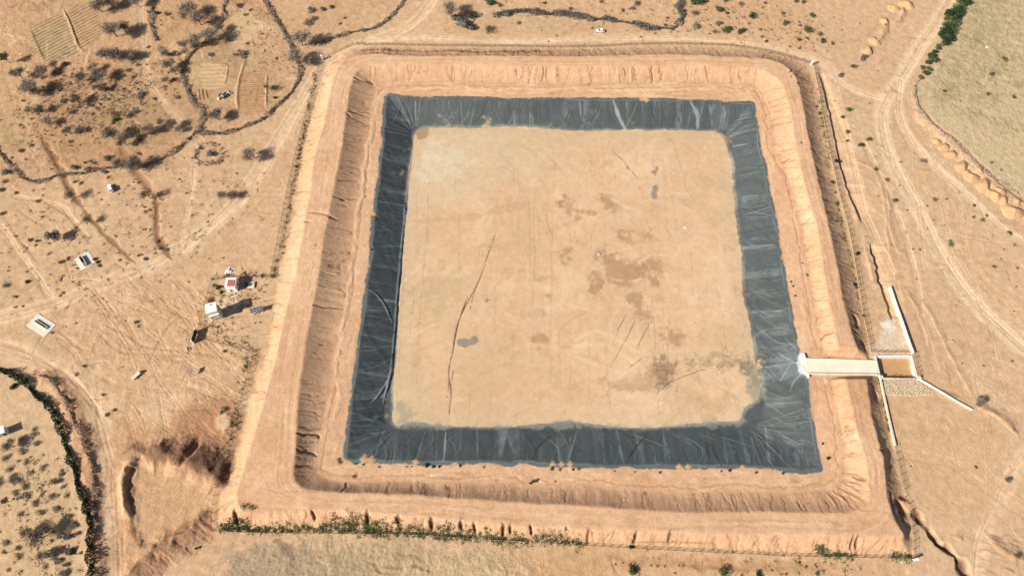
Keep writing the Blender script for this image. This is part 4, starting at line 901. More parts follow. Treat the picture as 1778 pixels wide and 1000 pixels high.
def tree(px, py, d, kind, hf=.5, sq=1.0):
    """thorn tree: crown centred on the photo point, d = crown width in photo pixels"""
    g = at(px, py); sc_ = np.dot(np.array([g.x, g.y, g.z-HCAM]), _f)/FPX; R = d*sc_/2*1.22; h = 2*R*hf
    x, y = unp(px, py, g.z+h); z = zat(x, y)
    o = empty('thorn_tree', (x, y, z), random.uniform(0, 6.28)); k = random.randrange(9)
    link('trunk', TR[k % 3], o, (0, 0, 0), 0, (R*.9, R*.9, h/1.25))
    me = CR[kind][k % len(CR[kind])]
    link('crown', me, o, (0, 0, h), 0, (R, R*random.uniform(.85, 1.1)*sq, R*random.uniform(.85, 1.1)))
    VEG.append((o, px, py, d, kind, 'tree')); return o
def shrub(px, py, d, kind, hf=.30, name='shrub'):
    g = at(px, py); sc_ = np.dot(np.array([g.x, g.y, g.z-HCAM]), _f)/FPX; R = d*sc_/2
    me = CR[kind][random.randrange(len(CR[kind]))]
    o = link(name, me, None, (g.x, g.y, g.z+R*hf), random.uniform(0, 6.28), (R, R*random.uniform(.8, 1.15), R*random.uniform(.8, 1.05)))
    VEG.append((o, px, py, d, kind, name.replace('_', ' '))); return o
for a in ((192, 48, 34, 'bare'), (213, 46, 22, 'bare'), (178, 92, 26, 'bare'), (200, 93, 28, 'bare'), (224, 95, 20, 'bare'), (30, 126, 26, 'bare'), (46, 148, 32, 'bare'), (72, 122, 22, 'bare'), (92, 112, 16, 'brown'), (62, 158, 20, 'bare'),
          (66, 188, 18, 'bare'), (50, 190, 14, 'brown'), (328, 12, 30, 'bare'), (342, 30, 28, 'brown'), (318, 24, 20, 'brown'), (362, 58, 30, 'bare'), (336, 68, 26, 'bare'), (318, 76, 20, 'brown'), (382, 46, 18, 'bare'), (292, 110, 22, 'bare'), (284, 92, 14, 'bare'), (302, 122, 16, 'bare'), (287, 138, 12, 'bare'),
          (204, 200, 20, 'olive'), (190, 232, 28, 'bare'), (212, 242, 26, 'brown'), (236, 226, 28, 'olive'), (258, 224, 22, 'brown'), (278, 211, 15, 'bare'), (296, 215, 20, 'bare'), (308, 224, 14, 'bare'), (82, 210, 18, 'bare'), (116, 226, 18, 'bare'), (136, 224, 14, 'bare'),
          (374, 198, 26, 'bare'), (430, 268, 26, 'bare'), (386, 338, 17, 'bare'), (402, 338, 17, 'brown'), (206, 284, 24, 'bare'), (228, 284, 30, 'bare'), (254, 336, 24, 'olive'), (118, 338, 22, 'olive'), (152, 381, 20, 'olive'), (92, 410, 24, 'blue'),
          (520, 64, 34, 'bare'), (512, 98, 28, 'bare'), (532, 106, 18, 'bare'), (168, 8, 28, 'bare'), (190, 2, 24, 'bare'), (236, 2, 22, 'bare'), (782, 14, 32, 'brown'), (98, 410, 14, 'bare'),
          (60, 930, 36, 'brown'), (82, 915, 26, 'brown'), (44, 922, 22, 'brown'), (14, 772, 22, 'bare'), (90, 962, 20, 'blue'), (72, 964, 20, 'bare'), (0, 836, 18, 'bare'), (1702, 698, 20, 'bare'), (130, 170, 22, 'brown'), (170, 128, 26, 'bare'), (140, 132, 20, 'bare'), (160, 116, 18, 'brown'), (178, 150, 16, 'brown')):
    tree(*a)
tree(5, 97, 16, 'dark', .9); tree(8, 958, 10, 'green', .9); tree(8, 868, 12, 'dark', 1.0)
SHR = [(188, 277, 16, 'green'), (200, 210, 14, 'green'), (273, 23, 12, 'green'), (804, 44, 34, 'blue'), (794, 34, 24, 'blue'), (818, 50, 22, 'blue'), (819, 28, 22, 'green'), (850, 5, 22, 'green'), (878, 27, 22, 'blue'), (848, 55, 24, 'olive'), (866, 10, 14, 'olive'),
       (416, 12, 14, 'blue'), (426, 27, 9, 'bare'), (420, 95, 18, 'bare'), (408, 96, 10, 'bare'), (366, 96, 12, 'bare'), (365, 268, 18, 'blue'), (348, 259, 10, 'brown'), (385, 280, 8, 'brown'), (478, 155, 22, 'olive'), (477, 170, 10, 'green'), (460, 152, 10, 'olive'), (540, 20, 16, 'blue'), (560, 18, 14, 'blue'), (536, 42, 18, 'brown'), (545, 34, 14, 'brown'), (575, 14, 12, 'blue'), (598, 32, 7, 'brown'), (590, 42, 7, 'brown'),
       (130, 292, 15, 'blue'), (152, 295, 16, 'blue'), (182, 300, 12, 'blue'), (188, 308, 10, 'olive'), (126, 196, 14, 'brown'), (28, 336, 9, 'brown'), (66, 350, 10, 'brown'), (73, 377, 8, 'olive'), (5, 371, 12, 'brown'), (52, 418, 10, 'blue'), (64, 419, 9, 'blue'), (26, 411, 8, 'olive'), (62, 426, 6, 'brown'), (47, 431, 5, 'brown'), (250, 360, 7, 'olive'), (252, 369, 9, 'olive'), (260, 365, 7, 'brown'), (249, 399, 6, 'olive'), (323, 337, 7, 'olive'),
       (274, 419, 9, 'brown'), (278, 432, 8, 'brown'), (292, 434, 9, 'brown'), (252, 450, 10, 'blue'), (240, 444, 7, 'brown'), (208, 452, 6, 'brown'), (164, 450, 10, 'green'), (170, 455, 8, 'dark'), (172, 462, 7, 'dark'), (134, 466, 6, 'green'), (106, 456, 12, 'brown'), (118, 449, 9, 'brown'), (47, 490, 10, 'dark'), (12, 496, 18, 'olive'), (126, 490, 6, 'olive'), (138, 490, 6, 'olive'), (108, 510, 9, 'olive'), (105, 514, 6, 'brown'), (26, 516, 12, 'olive'), (26, 534, 8, 'olive'), (40, 532, 6, 'brown'), (130, 316, 8, 'brown'), (140, 319, 8, 'brown'), (240, 318, 7, 'brown'), (232, 317, 5, 'brown'), (222, 323, 4, 'brown'), (312, 312, 5, 'brown'), (316, 317, 4, 'olive'),
       (10, 300, 18, 'blue'), (10, 315, 14, 'olive'), (3, 330, 12, 'brown'), (156, 281, 8, 'brown'), (1180, 22, 18, 'olive'), (1175, 12, 16, 'blue'), (1211, 4, 32, 'green'), (1204, 24, 18, 'olive'), (1248, 17, 20, 'green'), (1260, 24, 12, 'olive'), (1306, 30, 17, 'green'), (1208, 47, 16, 'blue'), (1247, 42, 13, 'blue'), (1262, 53, 20, 'green'), (1285, 57, 14, 'green'), (1290, 53, 12, 'green'), (1240, 57, 12, 'brown'), (1329, 73, 9, 'green'), (1105, 9, 18, 'olive'), (1080, 19, 12, 'olive'), (1098, 16, 10, 'brown'), (1042, 4, 10, 'olive'), (990, 17, 12, 'olive'), (944, 7, 11, 'olive'), (932, 17, 11, 'olive'), (900, 42, 11, 'olive'), (1028, 50, 7, 'olive'), (1112, 65, 6, 'brown'), (1137, 59, 6, 'olive'), (1158, 32, 10, 'olive'), (1155, 45, 12, 'olive'), (1328, 6, 8, 'brown'), (1320, 52, 8, 'brown'), (1225, 18, 6, 'brown'), (1232, 60, 7, 'olive'), (1322, 65, 7, 'brown'), (1260, 2, 12, 'green'), (1285, 8, 12, 'brown'), (1300, 42, 7, 'brown'),
       (1382, 2, 12, 'green'), (1394, 5, 9, 'green'), (1358, 25, 12, 'olive'), (1410, 28, 13, 'green'), (1363, 42, 15, 'green'), (1388, 45, 6, 'blue'), (1402, 53, 18, 'green'), (1424, 60, 14, 'olive'), (1387, 70, 10, 'green'), (1400, 67, 7, 'blue'), (1428, 72, 13, 'green'), (1444, 76, 11, 'olive'), (1387, 85, 7, 'green'), (1436, 89, 5, 'brown'), (1371, 82, 6, 'olive'), (1538, 45, 9, 'blue'), (1498, 102, 17, 'blue'), (1482, 117, 15, 'olive'), (1459, 132, 12, 'blue'), (1473, 191, 12, 'green'), (1462, 204, 8, 'green'), (1472, 231, 12, 'green'), (1471, 245, 7, 'green'), (1508, 243, 12, 'green'), (1494, 253, 13, 'green'), (1520, 294, 13, 'olive'), (1540, 313, 10, 'brown'), (1603, 280, 13, 'brown'), (1552, 349, 15, 'olive'), (1622, 348, 11, 'brown'), (1575, 365, 6, 'olive'), (1564, 282, 6, 'brown'), (1610, 358, 5, 'brown'), (1643, 346, 7, 'olive'), (1648, 423, 17, 'olive'), (1690, 378, 9, 'olive'), (1704, 383, 12, 'olive'), (1712, 376, 9, 'olive'), (1752, 405, 10, 'green'), (1761, 426, 8, 'brown'), (1690, 358, 9, 'olive'), (1726, 464, 10, 'olive'), (1766, 466, 7, 'brown'), (1738, 450, 4, 'brown'), (1597, 434, 7, 'brown'), (1585, 433, 6, 'olive'), (1452, 281, 11, 'dark'), (1445, 317, 9, 'green'), (1450, 335, 5, 'green'), (1453, 355, 10, 'green'), (1488, 440, 11, 'dark'), (1483, 495, 8, 'dark'), (1466, 398, 4, 'olive'), (1418, 186, 7, 'green'), (1422, 198, 7, 'green'), (1427, 220, 8, 'olive'), (1499, 548, 7, 'green'), (1486, 500, 7, 'green'),
       (1670, 631, 5, 'brown'), (1707, 635, 5, 'brown'), (1757, 627, 6, 'brown'), (1749, 833, 14, 'blue'), (1693, 811, 9, 'olive'), (1581, 809, 4, 'brown'), (1538, 762, 4, 'brown'), (1753, 810, 3, 'brown'), (1764, 965, 18, 'olive'), (1098, 986, 26, 'green'), (1256, 994, 22, 'green'), (1318, 996, 14, 'dark'), (1096, 950, 11, 'dark'), (1388, 976, 6, 'green'), (1398, 984, 8, 'olive'), (1364, 996, 8, 'olive'), (1419, 996, 9, 'green'), (1340, 990, 6, 'brown'), (1068, 979, 5, 'brown'), (1081, 977, 4, 'brown'), (348, 950, 7, 'green'), (340, 952, 7, 'green'), (925, 836, 9, 'green'), (932, 834, 8, 'green'), (921, 838, 7, 'dark'), (964, 836, 4, 'brown'), (616, 826, 11, 'olive'), (630, 806, 6, 'green'), (618, 805, 7, 'olive'), (590, 802, 10, 'olive'), (588, 797, 7, 'brown'), (740, 808, 10, 'dark'), (752, 809, 10, 'green'), (762, 810, 7, 'dark'), (799, 808, 7, 'green'), (658, 810, 6, 'green'), (706, 810, 6, 'olive'), (714, 810, 5, 'olive'), (958, 813, 9, 'green'), (972, 815, 9, 'olive'), (994, 815, 7, 'dark'), (1005, 814, 7, 'olive'), (1145, 820, 6, 'green'), (1102, 819, 5, 'olive'), (1067, 818, 5, 'olive'), (1267, 816, 7, 'dark'), (1252, 818, 5, 'brown'), (1312, 820, 6, 'green'), (840, 810, 6, 'olive'), (1438, 796, 8, 'dark'), (1428, 771, 7, 'green'), (1358, 822, 7, 'green'), (1400, 478, 9, 'olive'), (1373, 490, 7, 'olive'), (1376, 497, 6, 'green'), (1380, 514, 5, 'green'), (1393, 457, 5, 'olive'), (518, 275, 10, 'olive'), (514, 290, 7, 'green'), (520, 262, 7, 'olive'), (645, 434, 5, 'green'),
       (42, 662, 12, 'dark'), (24, 672, 14, 'dark'), (380, 500, 12, 'dark'), (386, 508, 10, 'dark'), (366, 522, 13, 'brown'), (372, 497, 10, 'olive'), (383, 524, 7, 'olive'), (396, 478, 7, 'green'), (402, 513, 6, 'olive'), (366, 566, 6, 'olive'), (378, 568, 7, 'olive'), (446, 543, 8, 'olive'), (402, 552, 6, 'olive'), (388, 561, 4, 'brown'), (390, 710, 15, 'olive'), (384, 716, 10, 'brown'), (400, 740, 9, 'olive'), (390, 610, 8, 'brown'), (420, 570, 4, 'brown'), (452, 560, 5, 'brown'), (443, 561, 4, 'brown'), (236, 560, 10, 'brown'), (240, 566, 8, 'olive'), (146, 636, 10, 'brown'), (180, 686, 10, 'olive'), (198, 712, 8, 'brown'), (185, 720, 10, 'brown'), (90, 578, 7, 'brown'), (132, 650, 10, 'olive'),
       (1720, 130, 14, 'olive'), (1760, 170, 14, 'olive'), (1715, 165, 12, 'olive'), (1640, 160, 10, 'olive'), (1745, 105, 16, 'olive'), (1665, 165, 4, 'brown'), (1667, 176, 4, 'brown'), (1678, 149, 4, 'brown'), (1720, 283, 7, 'blue'), (1738, 296, 6, 'brown')]
for _ in range(95):                                     # low leafless scrub all through the upper left
    x_ = random.choice([random.uniform(20, 250), random.uniform(20, 330), random.uniform(250, 500)]); y_ = random.uniform(110, 285) if x_ < 250 else random.uniform(5, 200)
    if (40 < x_ < 180 and y_ < 112) or (345 < x_ < 470 and 105 < y_ < 200): continue
    SHR.append((round(x_, 1), round(y_, 1), random.choice([5, 6, 7, 8, 9, 11, 14]), random.choice(['brown', 'brown', 'bare', 'olive'])))
for a in SHR: shrub(*a)
# green bushes in a line beside the road at the upper right
for a in ((1672, -4, 24), (1666, 8, 20), (1658, 26, 24), (1648, 28, 18), (1650, 42, 22), (1654, 52, 18), (1640, 60, 20), (1632, 62, 14), (1648, 68, 18), (1638, 76, 16), (1618, 105, 18), (1608, 110, 14), (1622, 92, 10), (1604, 128, 15), (1598, 136, 10), (1612, 122, 12), (1662, 16, 18), (1656, 36, 18), (1646, 50, 18), (1644, 36, 14), (1636, 70, 14), (1652, 60, 14), (1628, 84, 13), (1614, 98, 12), (1620, 100, 12), (1601, 120, 9), (1668, 0, 18), (1676, 6, 16), (1640, 46, 12)):
    shrub(a[0], a[1], a[2]*1.2, 'dark' if random.random() < .45 else 'green', .45, 'bush')
# rows of low dry domes in the walled garden at the lower left
for x, y, d in ((36, 763, 16), (58, 754, 15), (62, 771, 17), (39, 782, 18), (8, 795, 16), (31, 801, 9), (46, 801, 15), (15, 816, 18), (73, 814, 16), (53, 821, 14), (28, 836, 16), (43, 845, 16), (25, 858, 16), (46, 863, 18), (72, 857, 12), (90, 862, 17), (108, 845, 12), (115, 861, 12), (60, 874, 15), (33, 893, 14), (69, 888, 18), (118, 895, 15), (98, 884, 18), (10, 943, 18), (32, 964, 18), (77, 984, 12), (13, 990, 10), (58, 746, 12), (107, 818, 9), (62, 935, 12), (124, 958, 12), (105, 972, 14)):
    shrub(x, y, d, 'dry', .28, 'dome_bush')
for x, y, d, k in ((98, 836, 16, 'bare'), (128, 912, 17, 'bare'), (120, 932, 18, 'blue'), (126, 956, 16, 'dark'), (100, 975, 14, 'brown'), (90, 836, 12, 'olive'), (107, 824, 10, 'bare'), (136, 925, 10, 'brown'), (115, 980, 14, 'brown'), (112, 996, 20, 'bare'), (140, 960, 8, 'brown')):
    shrub(x, y, d, k, .4)

# brush hedges: thorn branches piled and grown along the plot edges, one hedge each
def hedge(pts, wpx, kind, label, h=1.6, dens=26, name='brush_hedge', brk=.0, seed=1, lump=1.0):
    P = [at(*p) for p in pts]; Q = smooth_pl([(p.x, p.y) for p in P], False, 1.0, .5, seed); r = np.random.default_rng(seed); L = len(Q)
    g = at(*pts[len(pts)//2]); W = wpx*.92*np.dot(np.array([g.x, g.y, g.z-HCAM]), _f)/FPX/2
    n = int(L*dens); s = r.uniform(0, L-1.01, n); i = s.astype(int); fr = (s-i)[:, None]; B = Q[i]*(1-fr)+Q[i+1]*fr
    wob = np.interp(s/2.2, np.arange(int(L/2.2)+3), r.uniform(.25, 1.5, int(L/2.2)+3)); wob = 1+(wob-1)*lump
    if brk: wob = np.where(np.interp(s/3.2, np.arange(int(L/3.2)+3), r.random(int(L/3.2)+3)) < brk, .25, wob)
    a = r.uniform(0, 2*PI, n); rad = np.sqrt(r.uniform(0, 1, n))*W*wob
    X = B[:, 0]+np.cos(a)*rad; Y = B[:, 1]+np.sin(a)*rad; zb = np.array([zat(x, y) for x, y in zip(X, Y)])
    top = h*wob*np.sqrt(np.clip(1-(rad/(W*wob+.01))**2, 0.05, 1)); Zz = zb+top*r.uniform(.35, 1, n)
    c = B.mean(0); cz = float(zb.mean()); Pn = np.stack([X-c[0], Y-c[1], Zz-cz], 1)
    d = unit(r.normal(0, 1, (n, 3))+np.array([0, 0, .3])); sd = unit(np.cross(d, r.normal(0, 1, (n, 3))))
    if kind in ('bare', 'brown', 'blue'): me = quads('branches', Pn, d*r.uniform(.16, .5, n)[:, None], sd*r.uniform(.05, .15, n)[:, None], {'bare': M_TWIG, 'brown': M_TWIGB, 'blue': M_BLUE}[kind])
    else: me = quads('leaves', Pn, d*r.uniform(.10, .32, n)[:, None], sd*r.uniform(.10, .24, n)[:, None], {'green': M_GREEN, 'dark': M_DKGREEN, 'lime': M_LIME, 'olive': M_OLIVE}[kind])
    o = link(name, me, None, (c[0], c[1], cz)); return tag(o, label, 'hedge', 'brush hedges round the plots')
hedge([(272, -4), (264, 20), (262, 38), (267, 56), (273, 72)], 9, 'blue', 'brush hedge at the top right of the path, ending in open ground', seed=2)
hedge([(277, 84), (288, 94), (304, 96), (322, 90)], 9, 'bare', 'short grey brush hedge curving right below the path gap', seed=3)
hedge([(392, -6), (388, 18), (385, 36), (376, 52), (356, 74), (334, 92), (324, 104), (317, 120), (315, 134), (324, 148), (329, 166), (336, 182), (352, 190), (350, 204), (348, 220)], 9, 'bare', 'winding brush hedge from the top edge down past the four dark furrows', seed=4, dens=30)
hedge([(348, 222), (334, 236), (318, 250), (300, 264), (276, 279), (248, 290)], 9, 'bare', 'brush hedge running down left from the hedge junction to the big dark tree', seed=5)
hedge([(200, 292), (178, 294), (150, 300), (124, 303), (100, 306), (76, 315), (50, 313), (32, 303), (16, 284), (2, 268), (-12, 252)], 9, 'bare', 'brush hedge sweeping from the big dark tree to the left edge', seed=6)
hedge([(338, 232), (360, 233), (384, 234), (404, 229), (432, 217), (456, 206), (476, 190), (500, 168), (514, 146), (521, 126), (517, 106), (507, 86), (496, 62), (480, 36), (464, 10), (456, -8)], 9, 'bare', 'long brush hedge looping round the scrap heap plot to the top edge', seed=7, dens=30)
hedge([(706, -8), (694, 12), (680, 28), (660, 44), (640, 52), (612, 56), (588, 64), (568, 72), (548, 76), (536, 82)], 9, 'blue', 'lumpy grey hedge along the bend of the upper road', seed=8, brk=.25, h=1.9)
hedge([(858, 30), (874, 24), (892, 22), (912, 20), (930, 24), (952, 26), (974, 25), (996, 30), (1012, 32), (1034, 36), (1052, 35), (1064, 38), (1084, 40), (1102, 42), (1118, 48), (1138, 51), (1152, 50), (1166, 50)], 14, 'blue', 'row of dark blue-grey bushes left and right above the top white car', seed=9, brk=.25, h=2.3, dens=64)
hedge([(1166, 52), (1176, 46), (1180, 36), (1186, 30), (1180, 16), (1182, 4), (1178, -10)], 14, 'blue', 'grey bush row turning up to the top edge right of the top white car', seed=10, brk=.3, h=2.3, dens=60)
hedge([(1597, 138), (1589, 152), (1588, 166), (1592, 182), (1604, 198), (1618, 214), (1636, 230), (1656, 243), (1672, 256), (1690, 276), (1708, 296), (1730, 312), (1752, 328), (1790, 352)], 4, 'bare', 'thin grey brush line along the edge of the dry grass field', seed=11, h=.9, dens=22)
hedge([(-8, 640), (10, 646), (28, 655), (46, 666), (62, 684), (78, 694), (92, 714), (102, 736), (110, 752), (116, 774), (122, 796), (132, 818), (136, 840), (146, 862), (150, 886), (156, 910), (157, 940), (158, 966), (162, 1010)], 13, 'dark', 'dense dark green hedge down the lower left, left of the road', seed=12, h=2.6, dens=70, brk=.12)
hedge([(70, 652), (92, 662), (104, 682), (118, 704), (128, 728), (140, 748), (148, 772), (156, 792), (161, 822), (164, 850), (166, 884), (168, 920)], 10, 'brown', 'brown leafless brush on the bank between the green hedge and the road', seed=13, h=1.6, dens=30, brk=.35)
tag(COL.objects[-1], group='brush hedges round the plots')
for o in COL.objects:
    if o.name.startswith('brush_hedge'): o['group'] = 'brush hedges round the plots'

# ground cover nobody could count
def cover(name, regs, m, label, seed, per=8, sz=(.09, .24), h=.32):
    r = np.random.default_rng(seed); P = []
    for pts, n, rad in regs:
        W = [at(*p) for p in pts]; Q = smooth_pl([(p.x, p.y) for p in W], False, .5) if len(pts) > 1 else np.array([[W[0].x, W[0].y]])
        for _ in range(n):
            c = Q[r.integers(len(Q))]+r.normal(0, rad, 2); k = int(1.9*per*r.uniform(.2, 1.6)); s_ = r.uniform(.25, .7); q = c+r.normal(0, s_, (k, 2))
            for x, y in q: P.append((x, y, zat(x, y)+r.uniform(.03, h)*math.exp(-((x-c[0])**2+(y-c[1])**2)/.6)))
    P = np.array(P); o_ = P.mean(0); n = len(P); d = unit(r.normal(0, 1, (n, 3))+np.array([0, 0, .4])); s_ = unit(np.cross(d, r.normal(0, 1, (n, 3))))
    me = quads(name, P-o_, d*r.uniform(*sz, n)[:, None], s_*r.uniform(sz[0]*.5, sz[1]*.6, n)[:, None], m)
    return tag(link(name, me, None, tuple(o_)), label, 'weeds', kind='stuff')
cover('green_weeds', [([(382, 914), (400, 909), (425, 908), (432, 914)], 110, .9), ([(390, 918), (432, 918)], 60, .5), ([(575, 908), (610, 905), (640, 912), (680, 918)], 120, 1.4), ([(640, 916), (700, 918), (760, 924), (800, 928)], 190, 1.4), ([(760, 914), (790, 920), (830, 928), (870, 934)], 150, 1.3),
                      ([(920, 938), (950, 934), (985, 939), (1010, 945)], 150, 1.1), ([(1420, 952), (1440, 962), (1478, 966)], 110, .9), ([(1424, 948), (1430, 956)], 30, .6), ([(1552, 964), (1580, 968)], 70, .8), ([(870, 934), (920, 938)], 40, 1.0)], M_GREEN, 'dark green weeds thick along the foot of the bottom bank', 41, 7)
cover('bright_weeds', [([(440, 920), (520, 918), (600, 920), (640, 922)], 190, .9), ([(560, 908), (600, 908), (640, 908)], 60, 1.6), ([(640, 924), (760, 930), (850, 934)], 150, .8), ([(850, 934), (900, 938)], 40, 1.0), ([(1424, 170), (1428, 210), (1434, 250), (1440, 290)], 60, .6), ([(1452, 350), (1462, 400), (1480, 470), (1490, 520)], 40, .5), ([(1527, 660), (1536, 700), (1546, 750)], 60, .4), ([(425, 876), (440, 880)], 14, .6)], M_LIME, 'bright green weeds sprouting along the reservoir fence', 42, 12)
cover('dry_weeds', [([(548, 130), (530, 220), (510, 320), (492, 420), (474, 480)], 260, .7), ([(372, 480), (430, 476), (466, 480)], 60, 1.0), ([(362, 560), (400, 600), (436, 606)], 90, 3.5), ([(380, 520), (420, 520), (450, 500)], 90, 3.0), ([(430, 620), (410, 720), (395, 790)], 110, 1.2)], M_OLIVE, 'dry olive weeds along the left fence and in the compound', 43, 7, (.08, .2))
cover('dry_litter', [([(120, 130), (180, 170), (230, 190), (150, 200), (100, 180)], 520, 9), ([(100, 150), (220, 160), (260, 140)], 260, 7), ([(40, 220), (120, 200)], 120, 9), ([(280, 110), (300, 130), (280, 150)], 80, 5), ([(420, 60), (500, 90), (470, 150)], 110, 10), ([(340, 268), (352, 252), (378, 252), (388, 270), (372, 284), (346, 282), (340, 266)], 120, .8), ([(20, 380), (200, 400), (300, 340), (420, 300)], 260, 20), ([(60, 460), (220, 440), (320, 380)], 120, 14)], M_TWIGB, 'scattered brown brush litter on the sandy ground of the upper left', 44, 6, (.10, .26), .35)
cover('scrub_tufts', [([(900, 10), (1040, 15), (1160, 20)], 120, 9), ([(1190, 20), (1300, 40), (1420, 60)], 220, 10), ([(1480, 200), (1560, 380), (1700, 420)], 60, 22), ([(70, 800), (40, 860), (100, 940), (60, 990)], 180, 9), ([(1350, 990), (1500, 985)], 40, 4), ([(1100, 985), (1300, 990)], 50, 4)], M_OLIVE, 'small dry tufts dotted over the open ground', 45, 6, (.10, .24), .35)

# ------------------------------------------------------------------ fences
M_WIRE, _t, _N, _L, _P = new_mat('chain_link_wire')
_P.inputs['Base Color'].default_value = (.17, .13, .10, 1); _P.inputs['Roughness'].default_value = .7
_tr = _N.new('ShaderNodeBsdfTransparent'); _mx = _N.new('ShaderNodeMixShader'); _n = _N.new('ShaderNodeTexNoise'); _n.inputs['Scale'].default_value = .5
_mr = _N.new('ShaderNodeMapRange'); _mr.inputs[3].default_value = .12; _mr.inputs[4].default_value = .26
_L.new(_n.outputs['Fac'], _mr.inputs[0]); _L.new(_mr.outputs[0], _mx.inputs[0]); _L.new(_tr.outputs[0], _mx.inputs[1]); _L.new(_P.outputs[0], _mx.inputs[2]); _L.new(_mx.outputs[0], _N['Material Output'].inputs['Surface'])
M_KERB = mat('dusty_kerb', (196, 170, 138), .95, .15, .7)
POST = MB().box((0, 0, .85), (.15, .15, 2.3), 0, None, .02).mesh('post', M_POST)
POSTC = MB().box((0, 0, .85), (.16, .16, 2.3), 0, None, .02).mesh('post', M_CONC)
def fence(pts, label, gap=3.0, h=1.9, kerb=True, post=POST, mesh=True):
    P = [at(*p) for p in pts]; Q = smooth_pl([(p.x, p.y) for p in P], False, .25)
    seg = np.linalg.norm(np.diff(Q, axis=0), axis=1); S = np.concatenate([[0], np.cumsum(seg)]); n = max(2, min(100, int(S[-1]/gap)+1)); s = np.linspace(0, S[-1], n)
    X = np.interp(s, S, Q[:, 0]); Y = np.interp(s, S, Q[:, 1]); c = (X.mean(), Y.mean(), 0)
    zz = [zat(x, y) for x, y in zip(X, Y)]
    o = tag(empty('chain_link_fence', c), label, 'fence', 'fence lines round the reservoir')
    src = None
    for x, y, z in zip(X, Y, zz):
        lc = (x-c[0], y-c[1], z); rz = random.uniform(-.2, .2)
        if src is None: src = link('post', post, o, lc, rz)
        else: copy_part(src, o, lc, rz)
    if mesh:
        b = MB(); k = len(X); b.add([(x-c[0], y-c[1], z+.05) for x, y, z in zip(X, Y, zz)]+[(x-c[0], y-c[1], z+h) for x, y, z in zip(X, Y, zz)], [(i, i+1, k+i+1, k+i) for i in range(k-1)]); b.build('wire_mesh', M_WIRE, o)
        b = MB(); b.tube([(x-c[0], y-c[1], z+h) for x, y, z in zip(X, Y, zz)], .03, 4); b.tube([(x-c[0], y-c[1], z+h*.5) for x, y, z in zip(X, Y, zz)], .02, 4); b.build('top_wire', M_POST, o)
    if kerb:
        s2 = np.linspace(0, S[-1], max(2, int(S[-1]/1.2))); b = MB()
        X2 = np.interp(s2, S, Q[:, 0]); Y2 = np.interp(s2, S, Q[:, 1])
        for i in range(len(s2)-1):
            dx, dy = X2[i+1]-X2[i], Y2[i+1]-Y2[i]; l = math.hypot(dx, dy); z = zat(X2[i], Y2[i])
            b.box(((X2[i]+X2[i+1])/2-c[0], (Y2[i]+Y2[i+1])/2-c[1], z+.02), (l*.97, .20, .30), math.atan2(dy, dx))
        b.build('kerb', M_KERB, o)
    return o
fence([(560, 102), (580, 93), (600, 83), (613, 78)], 'short slanting fence between the white upper left corner post and the top fence', 3.0, kerb=False)
fence([(613, 78), (680, 79), (760, 81), (900, 82), (1000, 83), (1130, 78), (1240, 79), (1300, 85), (1350, 95), (1410, 112)], 'long post and wire fence along the top of the reservoir', 3.05, kerb=False)
fence([(1412, 114), (1420, 150), (1428, 195), (1438, 250), (1456, 330), (1474, 400), (1487, 470), (1498, 540), (1506, 580), (1512, 610)], 'post and wire fence down the right side above the inlet basin', 3.05)
fence([(1514, 611), (1545, 612), (1580, 612)], 'short fence on the kerb across the top of the inlet basin', 2.2)
fence([(1586, 614), (1590, 632), (1595, 656)], 'short fence along the right side of the inlet basin', 1.9, kerb=False)
fence([(1532, 657), (1560, 658), (1590, 658)], 'short fence along the lower wall of the inlet basin above the stones', 2.2, kerb=False)
fence([(1554, 775), (1562, 815), (1572, 855), (1581, 890), (1585, 925), (1587, 966)], 'post and wire fence at the lower right down to the white corner post', 2.6, kerb=False)
fence([(1584, 970), (1500, 968), (1400, 966), (1300, 962), (1200, 957), (1100, 952), (1000, 946)], 'right half of the bottom fence with slanting post shadows', 3.0)
fence([(997, 946), (920, 941), (850, 937), (760, 931), (700, 928), (620, 927), (560, 926), (450, 925), (370, 922)], 'left half of the bottom fence among the green weeds', 3.0)
fence([(368, 920), (370, 885), (375, 846)], 'short fence at the lower left corner below the ramp', 2.6, kerb=False)
fence([(376, 842), (384, 812), (393, 785), (404, 752), (412, 725)], 'fence climbing from the ramp beside the dark rubble heap', 2.8, kerb=False)
fence([(412, 722), (420, 692), (428, 662), (436, 634), (441, 612)], 'fence up the left side between the pale mound and the compound', 2.8, kerb=False)
fence([(441, 610), (420, 606), (396, 601), (370, 594), (350, 588)], 'lower fence of the small compound running to the gate', 2.8, kerb=False)
fence([(345, 575), (352, 548), (360, 518), (369, 487)], 'left fence of the compound from the gate past the tower', 2.8, kerb=False)
fence([(370, 486), (390, 484), (420, 482), (468, 482)], 'upper fence of the compound behind the red-roofed hut', 3.0, kerb=False)
fence([(471, 478), (482, 425), (494, 360), (504, 312), (516, 262), (530, 205), (543, 158), (556, 110)], 'long fence up the left side to the white upper left corner post', 3.0, kerb=False)

def corner_post(px, py, label):
    g = at(px, py); o = tag(empty('corner_post', g), label, 'post', 'white corner posts of the reservoir fence')
    MB().box((0, 0, 1.2), (.75, .75, 2.9), .3, None, .04).build('shaft', M_WHITE, o); MB().box((0, 0, 2.73), (.95, .95, .16), .3, None, .03).build('cap', M_WHITE, o)
corner_post(560, 104, 'white square corner post at the upper left of the fence'); corner_post(1408.5, 113, 'white square corner post at the upper right of the fence'); corner_post(1586, 971, 'white square corner post at the lower right end of the bottom fence')

